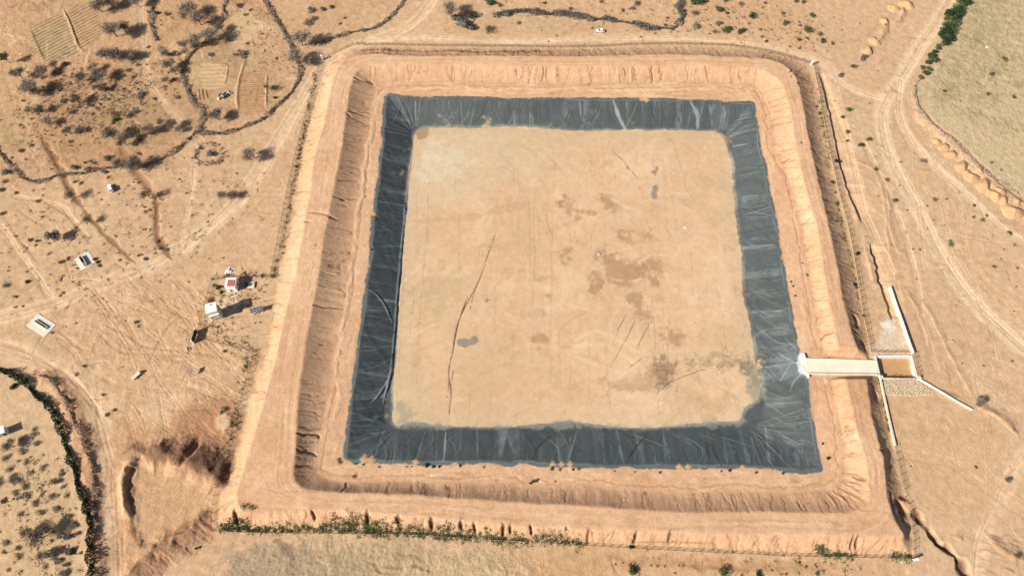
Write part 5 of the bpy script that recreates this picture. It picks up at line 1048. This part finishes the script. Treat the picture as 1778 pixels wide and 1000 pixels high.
# ------------------------------------------------------------------ inlet channel and basin
def wall_line(name, pts, th, h, label, m=M_CONC, base=-.6, parent=None, top=None, cap=False):
    """vertical wall through photo points lying on the ground; top = fixed top height"""
    P = [at(*p) for p in pts]; b = MB()
    for p, q in zip(P[:-1], P[1:]):
        d = (q-p); d.z = 0; n = Vector((-d.y, d.x, 0)).normalized()*th/2
        tp = top if top is not None else p.z+h; tq = top if top is not None else q.z+h
        b.prism([(p-n)[:2], (q-n)[:2], (q+n)[:2], (p+n)[:2]], [min(p.z, q.z)+base]*4, [tp, tq, tq, tp])
    o = b.build(name, m, parent)
    return tag(o, label, 'wall') if label else o
def quadpx(b, pts, z0, z1):
    P = [unp(p[0], p[1], z1 if not hasattr(z1, '__len__') else z1[i]) for i, p in enumerate(pts)]
    A = sum(P[i][0]*P[(i+1) % len(P)][1]-P[(i+1) % len(P)][0]*P[i][1] for i in range(len(P)))
    z0 = z0 if hasattr(z0, '__len__') else [z0]*len(P); z1 = z1 if hasattr(z1, '__len__') else [z1]*len(P)
    if A < 0: P = P[::-1]; z0 = z0[::-1]; z1 = z1[::-1]
    return b.prism(P, z0, z1)
ch = tag(empty('inlet_channel', Vector((*unp(1460, 635, .6), .6))), 'white concrete inlet channel cut through the right embankment', 'channel'); I4 = Matrix.Translation(-ch.location)
def chp(name, quads_, m):
    b = MB()
    for pts, z0, z1_ in quads_: quadpx(b, pts, z0, z1_)
    b.v = [tuple(I4 @ Vector(v)) for v in b.v]; return b.build(name, m, ch)
M_LIMEW = mat('limewash', (206, 200, 184), .85, 0, .5, c2=(228, 224, 212))
M_CH = mat('channel_concrete', (212, 200, 176), .85, 0, .22, c2=(226, 218, 200))  # off-white to cream mottling of the channel concrete
chp('channel_floor', [([(1396, 622), (1521, 627), (1524, 648), (1404, 648)], -.5, .72)], M_CH)
chp('side_wall', [([(1399, 621.2), (1521, 625.2), (1521.4, 627.2), (1399.4, 623.2)], -.5, 1.15)], M_CH); chp('side_wall', [([(1404.5, 647.2), (1525, 649), (1525.5, 651), (1404.8, 649.2)], -.5, 1.55)], M_CH)
chp('wing_wall', [([(1394.6, 613.5), (1396.8, 613.5), (1400, 622), (1397.4, 622)], -.5, 1.75)], M_WHITE); chp('wing_wall', [([(1402, 648), (1404.4, 648), (1406, 654.5), (1403.6, 655)], -.5, 1.75)], M_WHITE)
chp('spill_apron', [([(1390.5, 619), (1398, 621), (1403, 649), (1397, 648.5), (1392, 641)], -.4, .66)], M_LIMEW)
bs = tag(empty('inlet_basin', Vector((*unp(1555, 640, 0), 0))), 'rectangular concrete settling basin with a silt floor at the end of the inlet channel', 'basin'); I5 = Matrix.Translation(-bs.location)
def bsp(name, pts, z0, z1_, m):
    b = MB(); quadpx(b, pts, z0, z1_); b.v = [tuple(I5 @ Vector(v)) for v in b.v]; return b.build(name, m, bs)
M_SILT = mat('basin_silt', tuple(alb((200, 154, 106))), .95, .08, .5, raw=True)
bsp('silt_floor', [(1521, 622), (1579, 620), (1592, 656), (1530, 656)], -2.4, -1.6, M_SILT)
bsp('end_wall', [(1519.2, 617.5), (1521.2, 617.5), (1529.6, 655.2), (1527.6, 655.4)], -2.4, .95, M_CONC)
bsp('upper_wall', [(1521.3, 616.4), (1579, 616), (1579.6, 618.6), (1521.6, 619)], -2.4, .55, M_PLASTER); bsp('wall_ledge', [(1522, 619.2), (1579.6, 618.8), (1580, 620.6), (1522.4, 621)], -2.4, .1, M_CONC)
bsp('side_wall', [(1580, 617), (1584, 617), (1594.4, 656), (1590, 656)], -2.4, [.35, .45, .45, .35], M_CONC); bsp('lower_wall', [(1529.8, 655.4), (1590, 655.8), (1590, 658), (1530.2, 657.8)], -2.4, .75, M_CONC)
bsp('pillar', [(1530, 651.5), (1533, 651.5), (1533.6, 655.2), (1530.6, 655.2)], -2.4, .95, M_CONC)
wall_line('training_wall', [(1543, 500), (1552, 527), (1563, 558), (1574, 590), (1583, 615)], .4, 1.9, 'tall white wall slanting up from the inlet basin beside the wash', M_LIMEW)
wall_line('wing_wall', [(1592, 657), (1625, 676), (1660, 697), (1687, 712)], .45, .9, 'low white wall slanting down right from the inlet basin', M_LIMEW)
o = MB().box((0, 0, .5), (1.5, 1.5, 1.7), .4, None, .05).build('stone_pier', M_PLASTER, None, loc=at(1593.5, 657)); tag(o, 'pale block pier where the basin wall meets the slanting white wall', 'pier')
wall_line('low_wall', [(1526, 652), (1533, 686), (1541, 722), (1553, 774)], .6, 1.0, 'low whitish wall running down from the inlet channel along the bank', mat('limewashed_stone', (206, 196, 176), .9, .14, .7))
rr = np.random.default_rng(9); b = MB(); A0 = [(1534, 662), (1590, 660), (1616, 676), (1612, 684), (1580, 687), (1536, 685)]; WQ = np.array([tuple(at(*p)[:2]) for p in A0]); lo, hi = WQ.min(0), WQ.max(0)
def inpoly(x, y, Q):
    c = False
    for i in range(len(Q)):
        a, d = Q[i], Q[i-1]
        if (a[1] > y) != (d[1] > y) and x < (d[0]-a[0])*(y-a[1])/(d[1]-a[1])+a[0]: c = not c
    return c
def rock(b, c, r, rnd):
    V = []; k = rnd.uniform(.7, 1.25, 3)*r
    for i, (z, q) in enumerate(((-.7, .6), (0, 1), (.6, .65))):
        for j in range(6): a = j*PI/3+i*.4; t = q*rnd.uniform(.8, 1.15); V.append((c[0]+math.cos(a)*k[0]*t, c[1]+math.sin(a)*k[1]*t, c[2]+z*k[2]))
    V.append((c[0], c[1], c[2]+k[2]*.85)); F = [(i*6+j, i*6+(j+1) % 6, i*6+6+(j+1) % 6, i*6+6+j) for i in range(2) for j in range(6)]+[(12+j, 12+(j+1) % 6, 18) for j in range(6)]
    b.add(V, F)
nn_ = 0
while nn_ < 1700:
    x, y = rr.uniform(lo, hi)
    if inpoly(x, y, WQ): rock(b, (x, y, zat(x, y)+.08), rr.uniform(.16, .42), rr); nn_ += 1
tag(b.build('riprap_stones', M_RIP), 'bed of pale riprap stones below the inlet basin', 'stones', kind='stuff')

# ------------------------------------------------------------------ compound: tower, hut, panels, gate, well
gA, gB = at(388.5, 552.5), at(371.5, 557.5)                          # foot of the tower's near wall, right and left
TRZ = math.atan2(gA.y-gB.y, gA.x-gB.x); TW = (gA-gB).length; TDEP = 4.0
_c = (gA+gB)/2; _n = Vector((-math.sin(TRZ), math.cos(TRZ), 0)); _c = _c+_n*TDEP/2
tw = tag(empty('water_tower', Vector((_c.x, _c.y, _c.z)), TRZ), 'tall square white tower with a flat tank top in the compound', 'tower')
M_GREYG = mat('grey_green_plaster', (182, 186, 170), .85, .08, .8); M_TANK = mat('white_tank_top', (232, 234, 228), .6, .04, .6)
MB().box((0, 0, 2.6), (TW, TDEP, 5.9), 0, None, .04).build('lower_wall', M_GREYG, tw)
MB().box((0, .05, 6.85), (TW-.3, TDEP-.3, 2.55), 0, None, .04).build('tank', M_PLASTER, tw)
rf = MB().box((0, 0, 8.28), (TW+.35, TDEP+.35, .3), 0, None, .05).build('roof', M_TANK, tw); MB().box((.2, 1.3, 8.5), (.7, .6, .16), 0, None, .03).build('hatch', M_STEEL, rf)
MB().box((-.05, -TDEP/2-.34, 5.62), (TW+.1, .7, .12)).build('ledge', M_PLASTER, tw)
wn = MB().box((.3, -TDEP/2-.02, 1.9), (1.7, .08, .9)).build('window', M_DARK, tw); MB().box((.3, -TDEP/2-.12, 2.45), (2.0, .22, .1)).build('sill', M_PLASTER, wn)
bd = MB().box((-.1, -TDEP/2-.08, 4.35), (TW*.78, .1, 1.0)).build('banner', M_WHITE, tw); MB().box((-.1, -TDEP/2-.16, 4.35), (TW*.72, .04, .42)).build('red_stripe', mat('faded_red', (206, 150, 138), .7, .15, 3), bd)
MB().box((-TW/2+.25, -TDEP/2-.05, 3.95), (.35, .1, 1.6)).build('shutter', M_DARK, tw)
b = MB(); b.tube([(TW/2+.15, .6, 0), (TW/2+.15, .6, 8.0)], .05); b.tube([(TW/2+.15, 1.1, 0), (TW/2+.15, 1.1, 8.0)], .05)
for i in range(20): b.tube([(TW/2+.15, .6, .4*i+.2), (TW/2+.15, 1.1, .4*i+.2)], .03, 4)
b.build('ladder', M_STEEL, tw)
g = at(412, 503); hA, hB = at(413.5, 506), at(399, 503); HRZ = math.radians(4); HW = 4.3; HD = 4.6; HT = 4.0
_n = Vector((-math.sin(HRZ), math.cos(HRZ), 0)); _c = Vector((hA.x-math.cos(HRZ)*HW/2, hA.y-math.sin(HRZ)*HW/2, hA.z))+_n*HD/2
ht = tag(empty('hut', _c, HRZ), 'small white hut with a red metal roof panel in the compound', 'hut')
MB().box((0, 0, HT/2-.2), (HW, HD, HT+.2), 0, None, .04).build('wall', M_WHITE, ht)
rf = MB().box((0, 0, HT+.08), (HW+.2, HD+.2, .16), 0, None, .04).build('roof_slab', M_WHITE, ht)
MB().box((.45, -.35, HT+.42), (HW*.62, HD*.66, .12), 0, Matrix.Rotation(math.radians(6), 3, 'Y'), .02).build('roof_panel', M_RED, ht); MB().box((-1.05, -.35, HT+.28), (.14, HD*.66, .3)).build('panel_frame', M_DARK, ht)
dr = MB().box((-.4, -HD/2-.03, 1.0), (.95, .08, 2.0)).build('door', M_STEEL, ht); MB().box((-.1, -HD/2-.1, 1.0), (.12, .08, .12)).build('handle', M_DARK, dr)
wn = MB().box((HW/2+.02, .3, 1.9), (.08, 1.2, .9)).build('window', M_DARK, ht)
pd = at(435, 495); pw = tag(empty('well_slab', pd, math.radians(3)), 'pale concrete well slab with pipes beside the red-roofed hut', 'well'); MB().box((.4, 0, .05), (2.9, 2.9, .5), 0, None, .03).build('slab', M_CONC, pw); MB().box((-1.9, .2, .35), (1.5, 1.7, .9), 0, None, .05).build('cover', mat('grey_cover', (74, 82, 88), .6), pw)
b = MB(); b.tube([(.2, -.2, .3), (.2, -.2, 1.0), (1.5, .9, 1.0), (1.5, .9, .2)], .10, 6); b.tube([(.2, -.2, .8), (-.6, .8, .8), (-.6, .8, .2)], .08, 6); b.build('pipe', M_DARK, pw); MB().tube([(.2, -.2, .25), (.2, -.2, .75)], .28, 8).build('well_cap', M_DARK, pw); MB().box((1.75, 0, .45), (.18, 2.9, .5)).build('side_wall', M_CONC, pw)
# solar array
sA, sB = at(438.6, 543.5), at(457.5, 538.5); SRZ = math.atan2(sB.y-sA.y, sB.x-sA.x); SW = 5.4; g = (sA+sB)/2; sp = tag(empty('solar_array', g, SRZ), 'tilted array of eight grey solar panels on posts right of the tower', 'solar panels')
TIL = Matrix.Rotation(math.radians(14), 3, 'X'); zc = 2.35
src = None; pm = MB().box((0, 0, 0), (SW/4-.05, 1.0, .05)).mesh('panel', M_ALU); cm = MB().box((0, 0, .033), (SW/4-.17, .88, .02)).mesh('cells', M_CELL)
for r_ in (-1, 1):
    for i in range(4):
        v = TIL @ Vector(((i-1.5)*SW/4, r_*.52, 0)); p = link('panel', pm, sp, (v.x, v.y, v.z+zc)); p.rotation_euler = (math.radians(14), 0, 0); link('cells', cm, p)
for x in (-1.9, 0, 1.9):
    b = MB(); b.tube([(x, -.75, -.2), (x, -.75, zc-.25)], .07, 6); b.build('post', M_ALU, sp); b = MB(); b.tube([(x, .75, -.2), (x, .75, zc+.12)], .07, 6); b.build('post', M_ALU, sp); MB().box((x, -.75, .15), (.55, .55, .4), 0, None, .03).build('footing', M_CONC, sp)
MB().tube([(-2.6, 0, zc-.08), (2.6, 0, zc-.08)], .05, 6).build('rail', M_STEEL, sp)
# gate
q0, q1 = at(337, 595), at(343, 576); GR = math.atan2(q1.y-q0.y, q1.x-q0.x); GL = (q1-q0).length; gt = tag(empty('metal_gate', (q0+q1)/2, GR), 'dark sheet metal double gate between white posts at the compound entrance', 'gate')
for s in (-1, 1):
    MB().box((s*(GL/2+.2), 0, 1.5), (.55, .5, 3.6), 0, None, .04).build('gate_post', M_WHITE, gt)
    lf = MB().box((s*GL/4, 0, 1.55), (GL/2-.06, .08, 2.9)).build('gate_leaf', M_DARK, gt); MB().box((s*.35, .0, 1.5), (.12, .3, .5)).build('handle', M_STEEL, lf)
    MB().box((s*GL/4, -.12, 2.1), (.9, .06, .3)).build('sign_plate', M_STEEL, lf)
MB().tube([(-GL/2, 0, 3.1), (GL/2, 0, 3.1)], .06, 6).build('top_rail', M_DARK, gt)
# sign board seen edge on
q0, q1 = at(332.5, 654), at(338, 644); sg = tag(empty('sign_board', (q0+q1)/2, math.atan2(q1.y-q0.y, q1.x-q0.x)), 'thin sign board raised on two posts below the compound, seen edge on', 'sign')
MB().box((0, 0, 2.5), (2.7, .07, 1.5), 0, None, .02).build('board', M_WHITE, sg)
for s in (-1, 1): MB().tube([(s*1.1, .06, -.2), (s*1.1, .06, 3.2)], .06, 6).build('post', M_STEEL, sg)
# white tap block
g = at(238, 652); tb = tag(empty('tap_stand', g, math.radians(52)), 'small white concrete tap block with a dark slab as its shadow on open ground', 'tap stand'); MB().box((0, 0, .35), (3.9, 1.5, 1.0), 0, None, .08).build('block', M_CONC, tb); MB().box((.4, -.95, .02), (2.2, .7, .3), 0, None, .04).build('shadow_slab', M_DARK, tb); MB().box((1.5, 0, 1.1), (.5, .9, .7), 0, None, .05).build('tap_pillar', M_WHITE, tb)  # low dark slab stands in for the block's black shadow
# troughs
def trough(c, rz, L, W_, h, slab, label, split):
    o = tag(empty('water_trough', c, rz), label, 'trough'); MB().box((0, slab[2], .03), (slab[0], slab[1], .34), 0, None, .05).build('apron', M_CONC, o)
    b = MB(); t = .22
    for s in (-1, 1): b.box((0, s*(W_/2-t/2), h/2+.1), (L, t, h+.2), 0, None, .02); b.box((s*(L/2-t/2), 0, h/2+.1), (t, W_-2*t, h+.2), 0, None, .02)
    if split: b.box((L*split, 0, h/2+.08), (t, W_-2*t, h+.1))
    b.build('basin', M_CONC, o); MB().box((0, 0, h*.35), (L-2*t, W_-2*t, .1)).build('water', M_WATER, o); return o
tA, tB = at(140, 446), at(151, 463); trough((tA+tB)/2, math.atan2(tB.y-tA.y, tB.x-tA.x), 5.4, 1.5, 1.15, (7.2, 6.6, .6), 'concrete water trough with a dark basin and a square compartment on its pale slab', .28)
tA, tB = at(63, 558), at(82, 570); trough((tA+tB)/2, math.atan2(tB.y-tA.y, tB.x-tA.x), 6.8, 1.1, .75, (10.4, 6.6, -.2), 'long narrow white water trough on its pale slab by the left road', 0)
# white rubble, stone pile, scrap
def heap(name, px, py, rad, n, r0, m, label, cat, seed):
    g = at(px, py); r = np.random.default_rng(seed); b = MB()
    for _ in range(n):
        a = r.uniform(0, 6.28); d = abs(r.normal(0, rad*.5)); x, y = g.x+math.cos(a)*d, g.y+math.sin(a)*d; z = zat(x, y)+max(0, 1-d/rad)*rad*.35
        rock(b, (x-g.x, y-g.y, z-g.z), r.uniform(.5, 1.3)*r0, r)
    return tag(b.build(name, m, None, loc=g), label, cat)
heap('rubble_pile', 397, 471, 1.8, 110, .32, M_WHITE, 'heap of white rubble above the red-roofed hut', 'rubble', 3); heap('stone_pile', 325, 607, 1.7, 46, .34, M_STONE, 'scatter of tan stones below the compound gate', 'stones', 4); heap('stone_pile', 104, 486, 1.6, 24, .3, M_STONE, 'few pale stones between the two water troughs', 'stones', 5)
heap('stone_pile', 211, 637, .8, 7, .28, M_STONE, 'three or four small pale stones left of the white tap block', 'stones', 6); heap('white_stones', 1713, 83, 1.2, 7, .30, M_WHITE, 'small cluster of white stones in the dry grass field', 'stones', 7); heap('white_stones', 1040, 442, 1.2, 9, .28, M_WHITE, 'few white scraps in the brown stain on the pond bed', 'scraps', 8)
heap('white_stones', 1652, 593, 1.6, 16, .22, M_STONE, 'pale gravel patch right of the tall white wall', 'stones', 9)
heap('white_stones', 1190, 395, .8, 4, .3, M_WHITE, 'small white scrap alone on the right side of the pond bed', 'scraps', 10); heap('white_stones', 1089, 527, .9, 6, .24, M_WHITE, 'white ring-shaped scrap in the lower stains of the pond bed', 'scraps', 11)
g = at(390, 166); sh = tag(empty('scrap_heap', g, math.radians(38)), 'jumbled heap of white and dark scrap in the upper left plot', 'scrap heap'); r = random.Random(4)
for i in range(9):
    x, y = r.uniform(-3, 3), r.uniform(-1.2, 1.2); MB().box((x, y, .5), (r.uniform(.6, 1.8), r.uniform(.3, .8), r.uniform(.5, 1.1)), r.uniform(0, 3), Matrix.Rotation(r.uniform(-.4, .4), 3, 'X'), .08).build('scrap_block', (M_DARK, M_STEEL, M_DARK)[i % 3], sh)
for i in range(8):
    x, y = r.uniform(-2.6, 2.8), r.uniform(-1.2, 1.3); MB().tube([(x, y, .9), (x+r.uniform(-.9, .9), y+r.uniform(-.9, .9), 1.2)], .17, 6).build('pipe', M_WHITE, sh)
b = MB(); rock(b, (-3.4, -.6, .4), .9, np.random.default_rng(3)); b.build('sack', M_WHITE, sh); b = MB(); b.box((.5, -1.5, .2), (3.4, 1.2, .5), .1, None, .1); b.build('tarpaulin', mat('dark_tarp', (46, 52, 50), .7), sh)
# white roofed house at the left edge
c4 = [unp(4.5, 738.5, 3.2), unp(10, 749.5, 3.2), unp(-22, 763, 3.2), unp(-27, 751, 3.2)]; A_ = Vector((*c4[0], 0)); B_ = Vector((*c4[1], 0)); D_ = Vector((*c4[3], 0)); cx = (Vector((*c4[1], 0))+D_)/2; rz = math.atan2(A_.y-D_.y, A_.x-D_.x)
hz = tag(empty('house', Vector((cx.x, cx.y, zat(cx.x, cx.y))), rz), 'white-roofed house corner cut by the left edge of the photo', 'house'); l1 = (A_-D_).length; l2 = (B_-A_).length
MB().box((0, 0, 1.5), (l1-.5, l2-.5, 3.2), 0, None, .04).build('wall', M_PLASTER, hz); MB().box((0, 0, 3.2), (l1, l2, .2), 0, None, .04).build('roof', M_WHITE, hz); MB().box((l1/2-1.2, -l2/2+.24, 1.0), (.9, .1, 2.0)).build('door', M_DARK, hz)

# ------------------------------------------------------------------ soil heaps beside the right-hand road
SH_ = []
def heap_mesh(seed):
    r = np.random.default_rng(seed); n, k = 20, 7; V = [(0, 0, 1)]; F = []; ph = r.uniform(0, 6, 4)
    for i in range(1, k+1):
        q = i/k
        for j in range(n):
            a = 2*PI*j/n; s_ = q*(1+.16*math.sin(a*2+ph[0])+.10*math.sin(a*3+ph[1])+.05*math.sin(a*7+ph[2])); V.append((math.cos(a)*s_, math.sin(a)*s_, max(-.12, (1-q**1.15)+r.normal(0, .035)+.06*math.sin(a*3+ph[3])*(1-q)-.12*(q > .95))))
    F += [(0, 1+j, 1+(j+1) % n) for j in range(n)]
    for i in range(k-1): F += [(1+i*n+j, 1+(i+1)*n+j, 1+(i+1)*n+(j+1) % n, 1+i*n+(j+1) % n) for j in range(n)]
    b = MB(); b.add(V, F); return b.mesh('soil_heap', M_HEAP, True)
M_HEAP = mat('heaped_sand', tuple(alb((208, 164, 118))), .95, .06, 1.5, raw=True, spec=.15)
HM = [heap_mesh(i) for i in (1, 2, 3)]; HP = [(1640, 256, 15), (1652, 268, 16), (1670, 290, 19), (1686, 308, 20), (1678, 300, 12), (1708, 322, 22), (1700, 296, 12), (1728, 340, 20), (1742, 348, 16), (1736, 332, 14), (1758, 368, 26), (1766, 350, 12), (1626, 246, 12), (1716, 334, 14), (1574, 8, 18), (1552, 16, 16), (1536, 38, 14), (1518, 72, 15), (1508, 88, 12)]
for x, y, d in HP:
    g = at(x, y); R = d*np.dot(np.array([g.x, g.y, g.z-HCAM]), _f)/FPX/2
    g = g-Vector((0, 0, .05)); o = link('soil_heap', HM[random.randrange(3)], None, g, random.uniform(0, 6.28), (R*1.5, R*1.35, R*.75)); VEG.append((o, x, y, d, 'pale', 'soil heap'))

# ------------------------------------------------------------------ cars and person
def car(px, py, heading, kind, label):
    """heading: world angle the bonnet points to"""
    L, Wd, Ht = (4.7, 1.95, 1.9) if kind == 'suv' else (4.6, 1.85, 1.55)
    g = at(px, py); o = tag(empty('parked_car', g, heading), label, 'car'); zb = .38
    st = [(-L/2, .80, .62, .92), (-L/2+.12, .9, .45, 1.0), (-L*.3, 1.0, .36, 1.02), (0, 1.0, .34, 1.0), (L*.2, 1.0, .34, .98), (L*.36, .97, .36, .92), (L/2-.15, .88, .42, .82), (L/2, .76, .55, .70)]
    if kind == 'suv': st = [(x, w_, z0+.05, z1_+.15) for x, w_, z0, z1_ in st]
    b = MB(); V = []; F = []
    for x, w_, z0, z1_ in st:
        h_ = Wd/2*w_; V += [(x, -h_*.9, z0), (x, -h_, (z0+z1_)/2), (x, -h_*.93, z1_-.05), (x, -h_*.7, z1_+.03), (x, h_*.7, z1_+.03), (x, h_*.93, z1_-.05), (x, h_, (z0+z1_)/2), (x, h_*.9, z0)]
    for i in range(len(st)-1):
        for k in range(8): q = (k+1) % 8; F.append((i*8+k, i*8+8+k, i*8+8+q, i*8+q))
    F += [tuple(range(8)), tuple(range(len(st)*8-1, len(st)*8-9, -1))]; b.add(V, F); b.build('body', M_CARW, o, True)
    x0, x1, r0, r1 = (-L*.46, L*.20, -L*.40, L*.06) if kind == 'suv' else (-L*.44, L*.2, -L*.28, L*.02); zt = Ht; zm = st[3][3]-.02; w0, w1 = Wd*.45, Wd*.38
    b = MB(); b.add([(x0, -w0, zm), (x1, -w0, zm), (x1, w0, zm), (x0, w0, zm), (r0, -w1, zt-.06), (r1, -w1, zt-.06), (r1, w1, zt-.06), (r0, w1, zt-.06)], [(0, 1, 5, 4), (1, 2, 6, 5), (2, 3, 7, 6), (3, 0, 4, 7), (3, 2, 1, 0), (4, 5, 6, 7)]); b.build('windows', M_GLASS, o)
    rf = MB().box(((r0+r1)/2, 0, zt-.02), (r1-r0+.14, 2*w1+.1, .1), 0, None, .04).build('roof', M_CARW, o)
    if kind == 'suv':
        for s in (-1, 1): MB().tube([(r0, s*w1*.86, zt+.09), (r1, s*w1*.86, zt+.09)], .03, 5).build('roof_rail', M_STEEL, rf)
    for s in (-1, 1):
        b = MB(); b.tube([(r0, s*w1, zt-.05), (x0, s*w0, zm)], .06, 4); b.tube([(r1, s*w1, zt-.05), (x1, s*w0, zm)], .05, 4); b.tube([((r0+r1)/2, s*(w1+.01), zt-.05), ((x0+x1)/2-.1, s*(w0+.01), zm)], .05, 4); b.build('pillar', M_CARW, o)
        MB().box((L/2-.12, s*Wd*.3, zb+.33), (.14, .34, .16), 0, None, .03).build('headlight', M_LAMP, o); MB().box((-L/2+.05, s*Wd*.34, zb+.5), (.1, .2, .3), 0, None, .03).build('tail_light', M_REDL, o); MB().box((x1-.25, s*(Wd/2+.07), zm+.06), (.14, .2, .13), 0, None, .03).build('mirror', M_CARW, o)
        for x in (-L*.3, L*.31):
            wb = MB().tube([(x, s*(Wd/2-.24), .34), (x, s*(Wd/2+.01), .34)], .34, 14).build('wheel', M_TYRE, o); MB().tube([(x, s*(Wd/2+.005), .34), (x, s*(Wd/2+.03), .34)], .2, 10).build('rim', M_STEEL, wb)
    return o
cA, cB = at(195, 333), at(190.5, 321); car(193.5, 328.5, math.atan2(cB.y-cA.y, cB.x-cA.x), 'suv', 'white tall car parked on sand below the left brush hedge'); car(1042, 55.5, PI, 'sedan', 'white car parked above the top fence beside the blue-grey bushes')
M_CLOTH = mat('dark_cloth', (48, 30, 28), .9, .15, 6); M_SKIN = mat('brown_skin', (84, 56, 42), .7, .1, 5)
def person(px, py, label, rz):
    g = at(px, py); me = bpy.data.meshes.new('person'); V = []; Ed = []; Rd = []
    def chain(root, pts):
        i = root
        for p, r_ in pts: V.append(p); Rd.append(r_); Ed.append((i, len(V)-1)); i = len(V)-1
        return i
    V.append((0, 0, .95)); Rd.append(.15); t = chain(0, [((0, 0, 1.15), .14), ((0, 0, 1.38), .16), ((0, 0, 1.48), .07), ((0, .01, 1.62), .10), ((0, .01, 1.72), .08)])
    for s in (-1, 1):
        chain(0, [((s*.1, 0, .85), .10), ((s*.12, .02, .48), .07), ((s*.12, -.02, .09), .045), ((s*.13, .13, .04), .04)]); chain(2, [((s*.2, 0, 1.4), .065), ((s*.26, -.02, 1.12), .045), ((s*.27, .06, .86), .033), ((s*.27, .08, .76), .03)])
    me.from_pydata(V, Ed, []); me.materials.append(M_CLOTH); o = bpy.data.objects.new('person', me); COL.objects.link(o); o.location = g; o.rotation_euler.z = rz
    sk = o.modifiers.new('skin', 'SKIN'); ss = o.modifiers.new('sub', 'SUBSURF'); ss.levels = 1; ss.render_levels = 1
    for v, r_ in zip(me.skin_vertices[0].data, Rd): v.radius = (r_, r_)
    me.skin_vertices[0].data[0].use_root = True
    hd = MB(); n = 10
    rings_ = [(-.02, .075), (.05, .10), (.11, .095), (.15, .05)]; hv = []; hf = []
    for z, r_ in rings_: hv += [(math.cos(2*PI*k/n)*r_, math.sin(2*PI*k/n)*r_*1.1-.01, 1.64+z) for k in range(n)]
    for i in range(3): hf += [(i*n+k, i*n+(k+1) % n, i*n+n+(k+1) % n, i*n+n+k) for k in range(n)]
    hf.append(tuple(range(3*n, 4*n))); hd.add(hv, hf); hd.build('hair', M_TYRE, o); return tag(o, label, 'person')
person(1039.5, 48.5, 'person in dark clothes standing behind the top white car', .5)

# ------------------------------------------------------------------ unique labels for the plants and heaps
LM = [('the left white car', 193, 328), ('the top white car', 1042, 55), ('the scrap heap', 390, 166), ('the tall tower', 372, 545), ('the red-roofed hut', 405, 495), ('the solar panels', 449, 538), ('the square-slab trough', 146, 455), ('the long white trough', 72, 564), ('the white tap block', 238, 652), ('the upper left corner post', 560, 102), ('the upper right corner post', 1409, 112), ('the lower right corner post', 1586, 970), ('the inlet basin', 1556, 638), ('the channel mouth', 1398, 632), ('the lower left fence corner', 369, 921), ('the white house corner', 2, 745), ('the olive furrowed plot', 85, 72), ('the foot of the diagonal wall', 1687, 712), ('the sign board', 335, 650), ('the four dark furrows', 351, 164), ('the lower right liner corner', 1424, 821), ('the lower left liner corner', 598, 801), ('the upper left liner corner', 668, 165), ('the upper right liner corner', 1311, 178)]
ORD = ['', 'second ', 'third ', 'fourth ', 'fifth ', 'sixth ', 'seventh ', 'eighth ', 'ninth ', 'tenth ', 'eleventh ', 'twelfth ', 'thirteenth ', 'fourteenth ', 'fifteenth ', 'sixteenth ', 'seventeenth ', 'eighteenth ', 'nineteenth ', 'twentieth ', 'twenty-first ', 'twenty-second ', 'twenty-third ', 'twenty-fourth ', 'twenty-fifth ', 'twenty-sixth ', 'twenty-seventh ', 'twenty-eighth ', 'twenty-ninth ', 'thirtieth ']
bykind = {}
for v in VEG:
    o, x, y, d, kind, nm = v
    sz = '' if nm in ('dome bush', 'soil heap') else ('tiny ' if d < 7 else 'small ' if d < 13 else 'large ' if d > 25 else 'medium ')
    ks = (sz+(WORD.get(kind, kind))+' '+nm).strip(); bykind.setdefault(ks, []).append(v)
used = set()
GRP = {'tree': 'thorn trees on the dry ground', 'shrub': 'shrubs dotted over the plain', 'bush': 'green bushes lining the grass field', 'dome bush': 'rows of dry dome bushes', 'soil heap': 'soil heaps dumped by the right road'}
for ks, L_ in bykind.items():
    rank = {}
    for li, (nm, lx, ly) in enumerate(LM):
        for i, v in enumerate(sorted(L_, key=lambda v: (v[1]-lx)**2+(v[2]-ly)**2)): rank[(v[0].name, li)] = i
    for v in L_:
        o, x, y, d, kind, nm = v
        if len(L_) == 1: li = min(range(len(LM)), key=lambda i: math.hypot(x-LM[i][1], y-LM[i][2])); lab = 'the only %s near %s' % (ks, LM[li][0]) if False else '%s nearest to %s' % (ks, LM[li][0])
        else:
            c = sorted(range(len(LM)), key=lambda i: (rank[(o.name, i)]*60+math.hypot(x-LM[i][1], y-LM[i][2])))
            li = c[0]; lab = '%s, %snearest to %s' % (ks, ORD[min(rank[(o.name, li)], 29)], LM[li][0])
        tag(o, lab, nm.split()[-1] if nm != 'soil heap' else 'soil heap', GRP[nm])
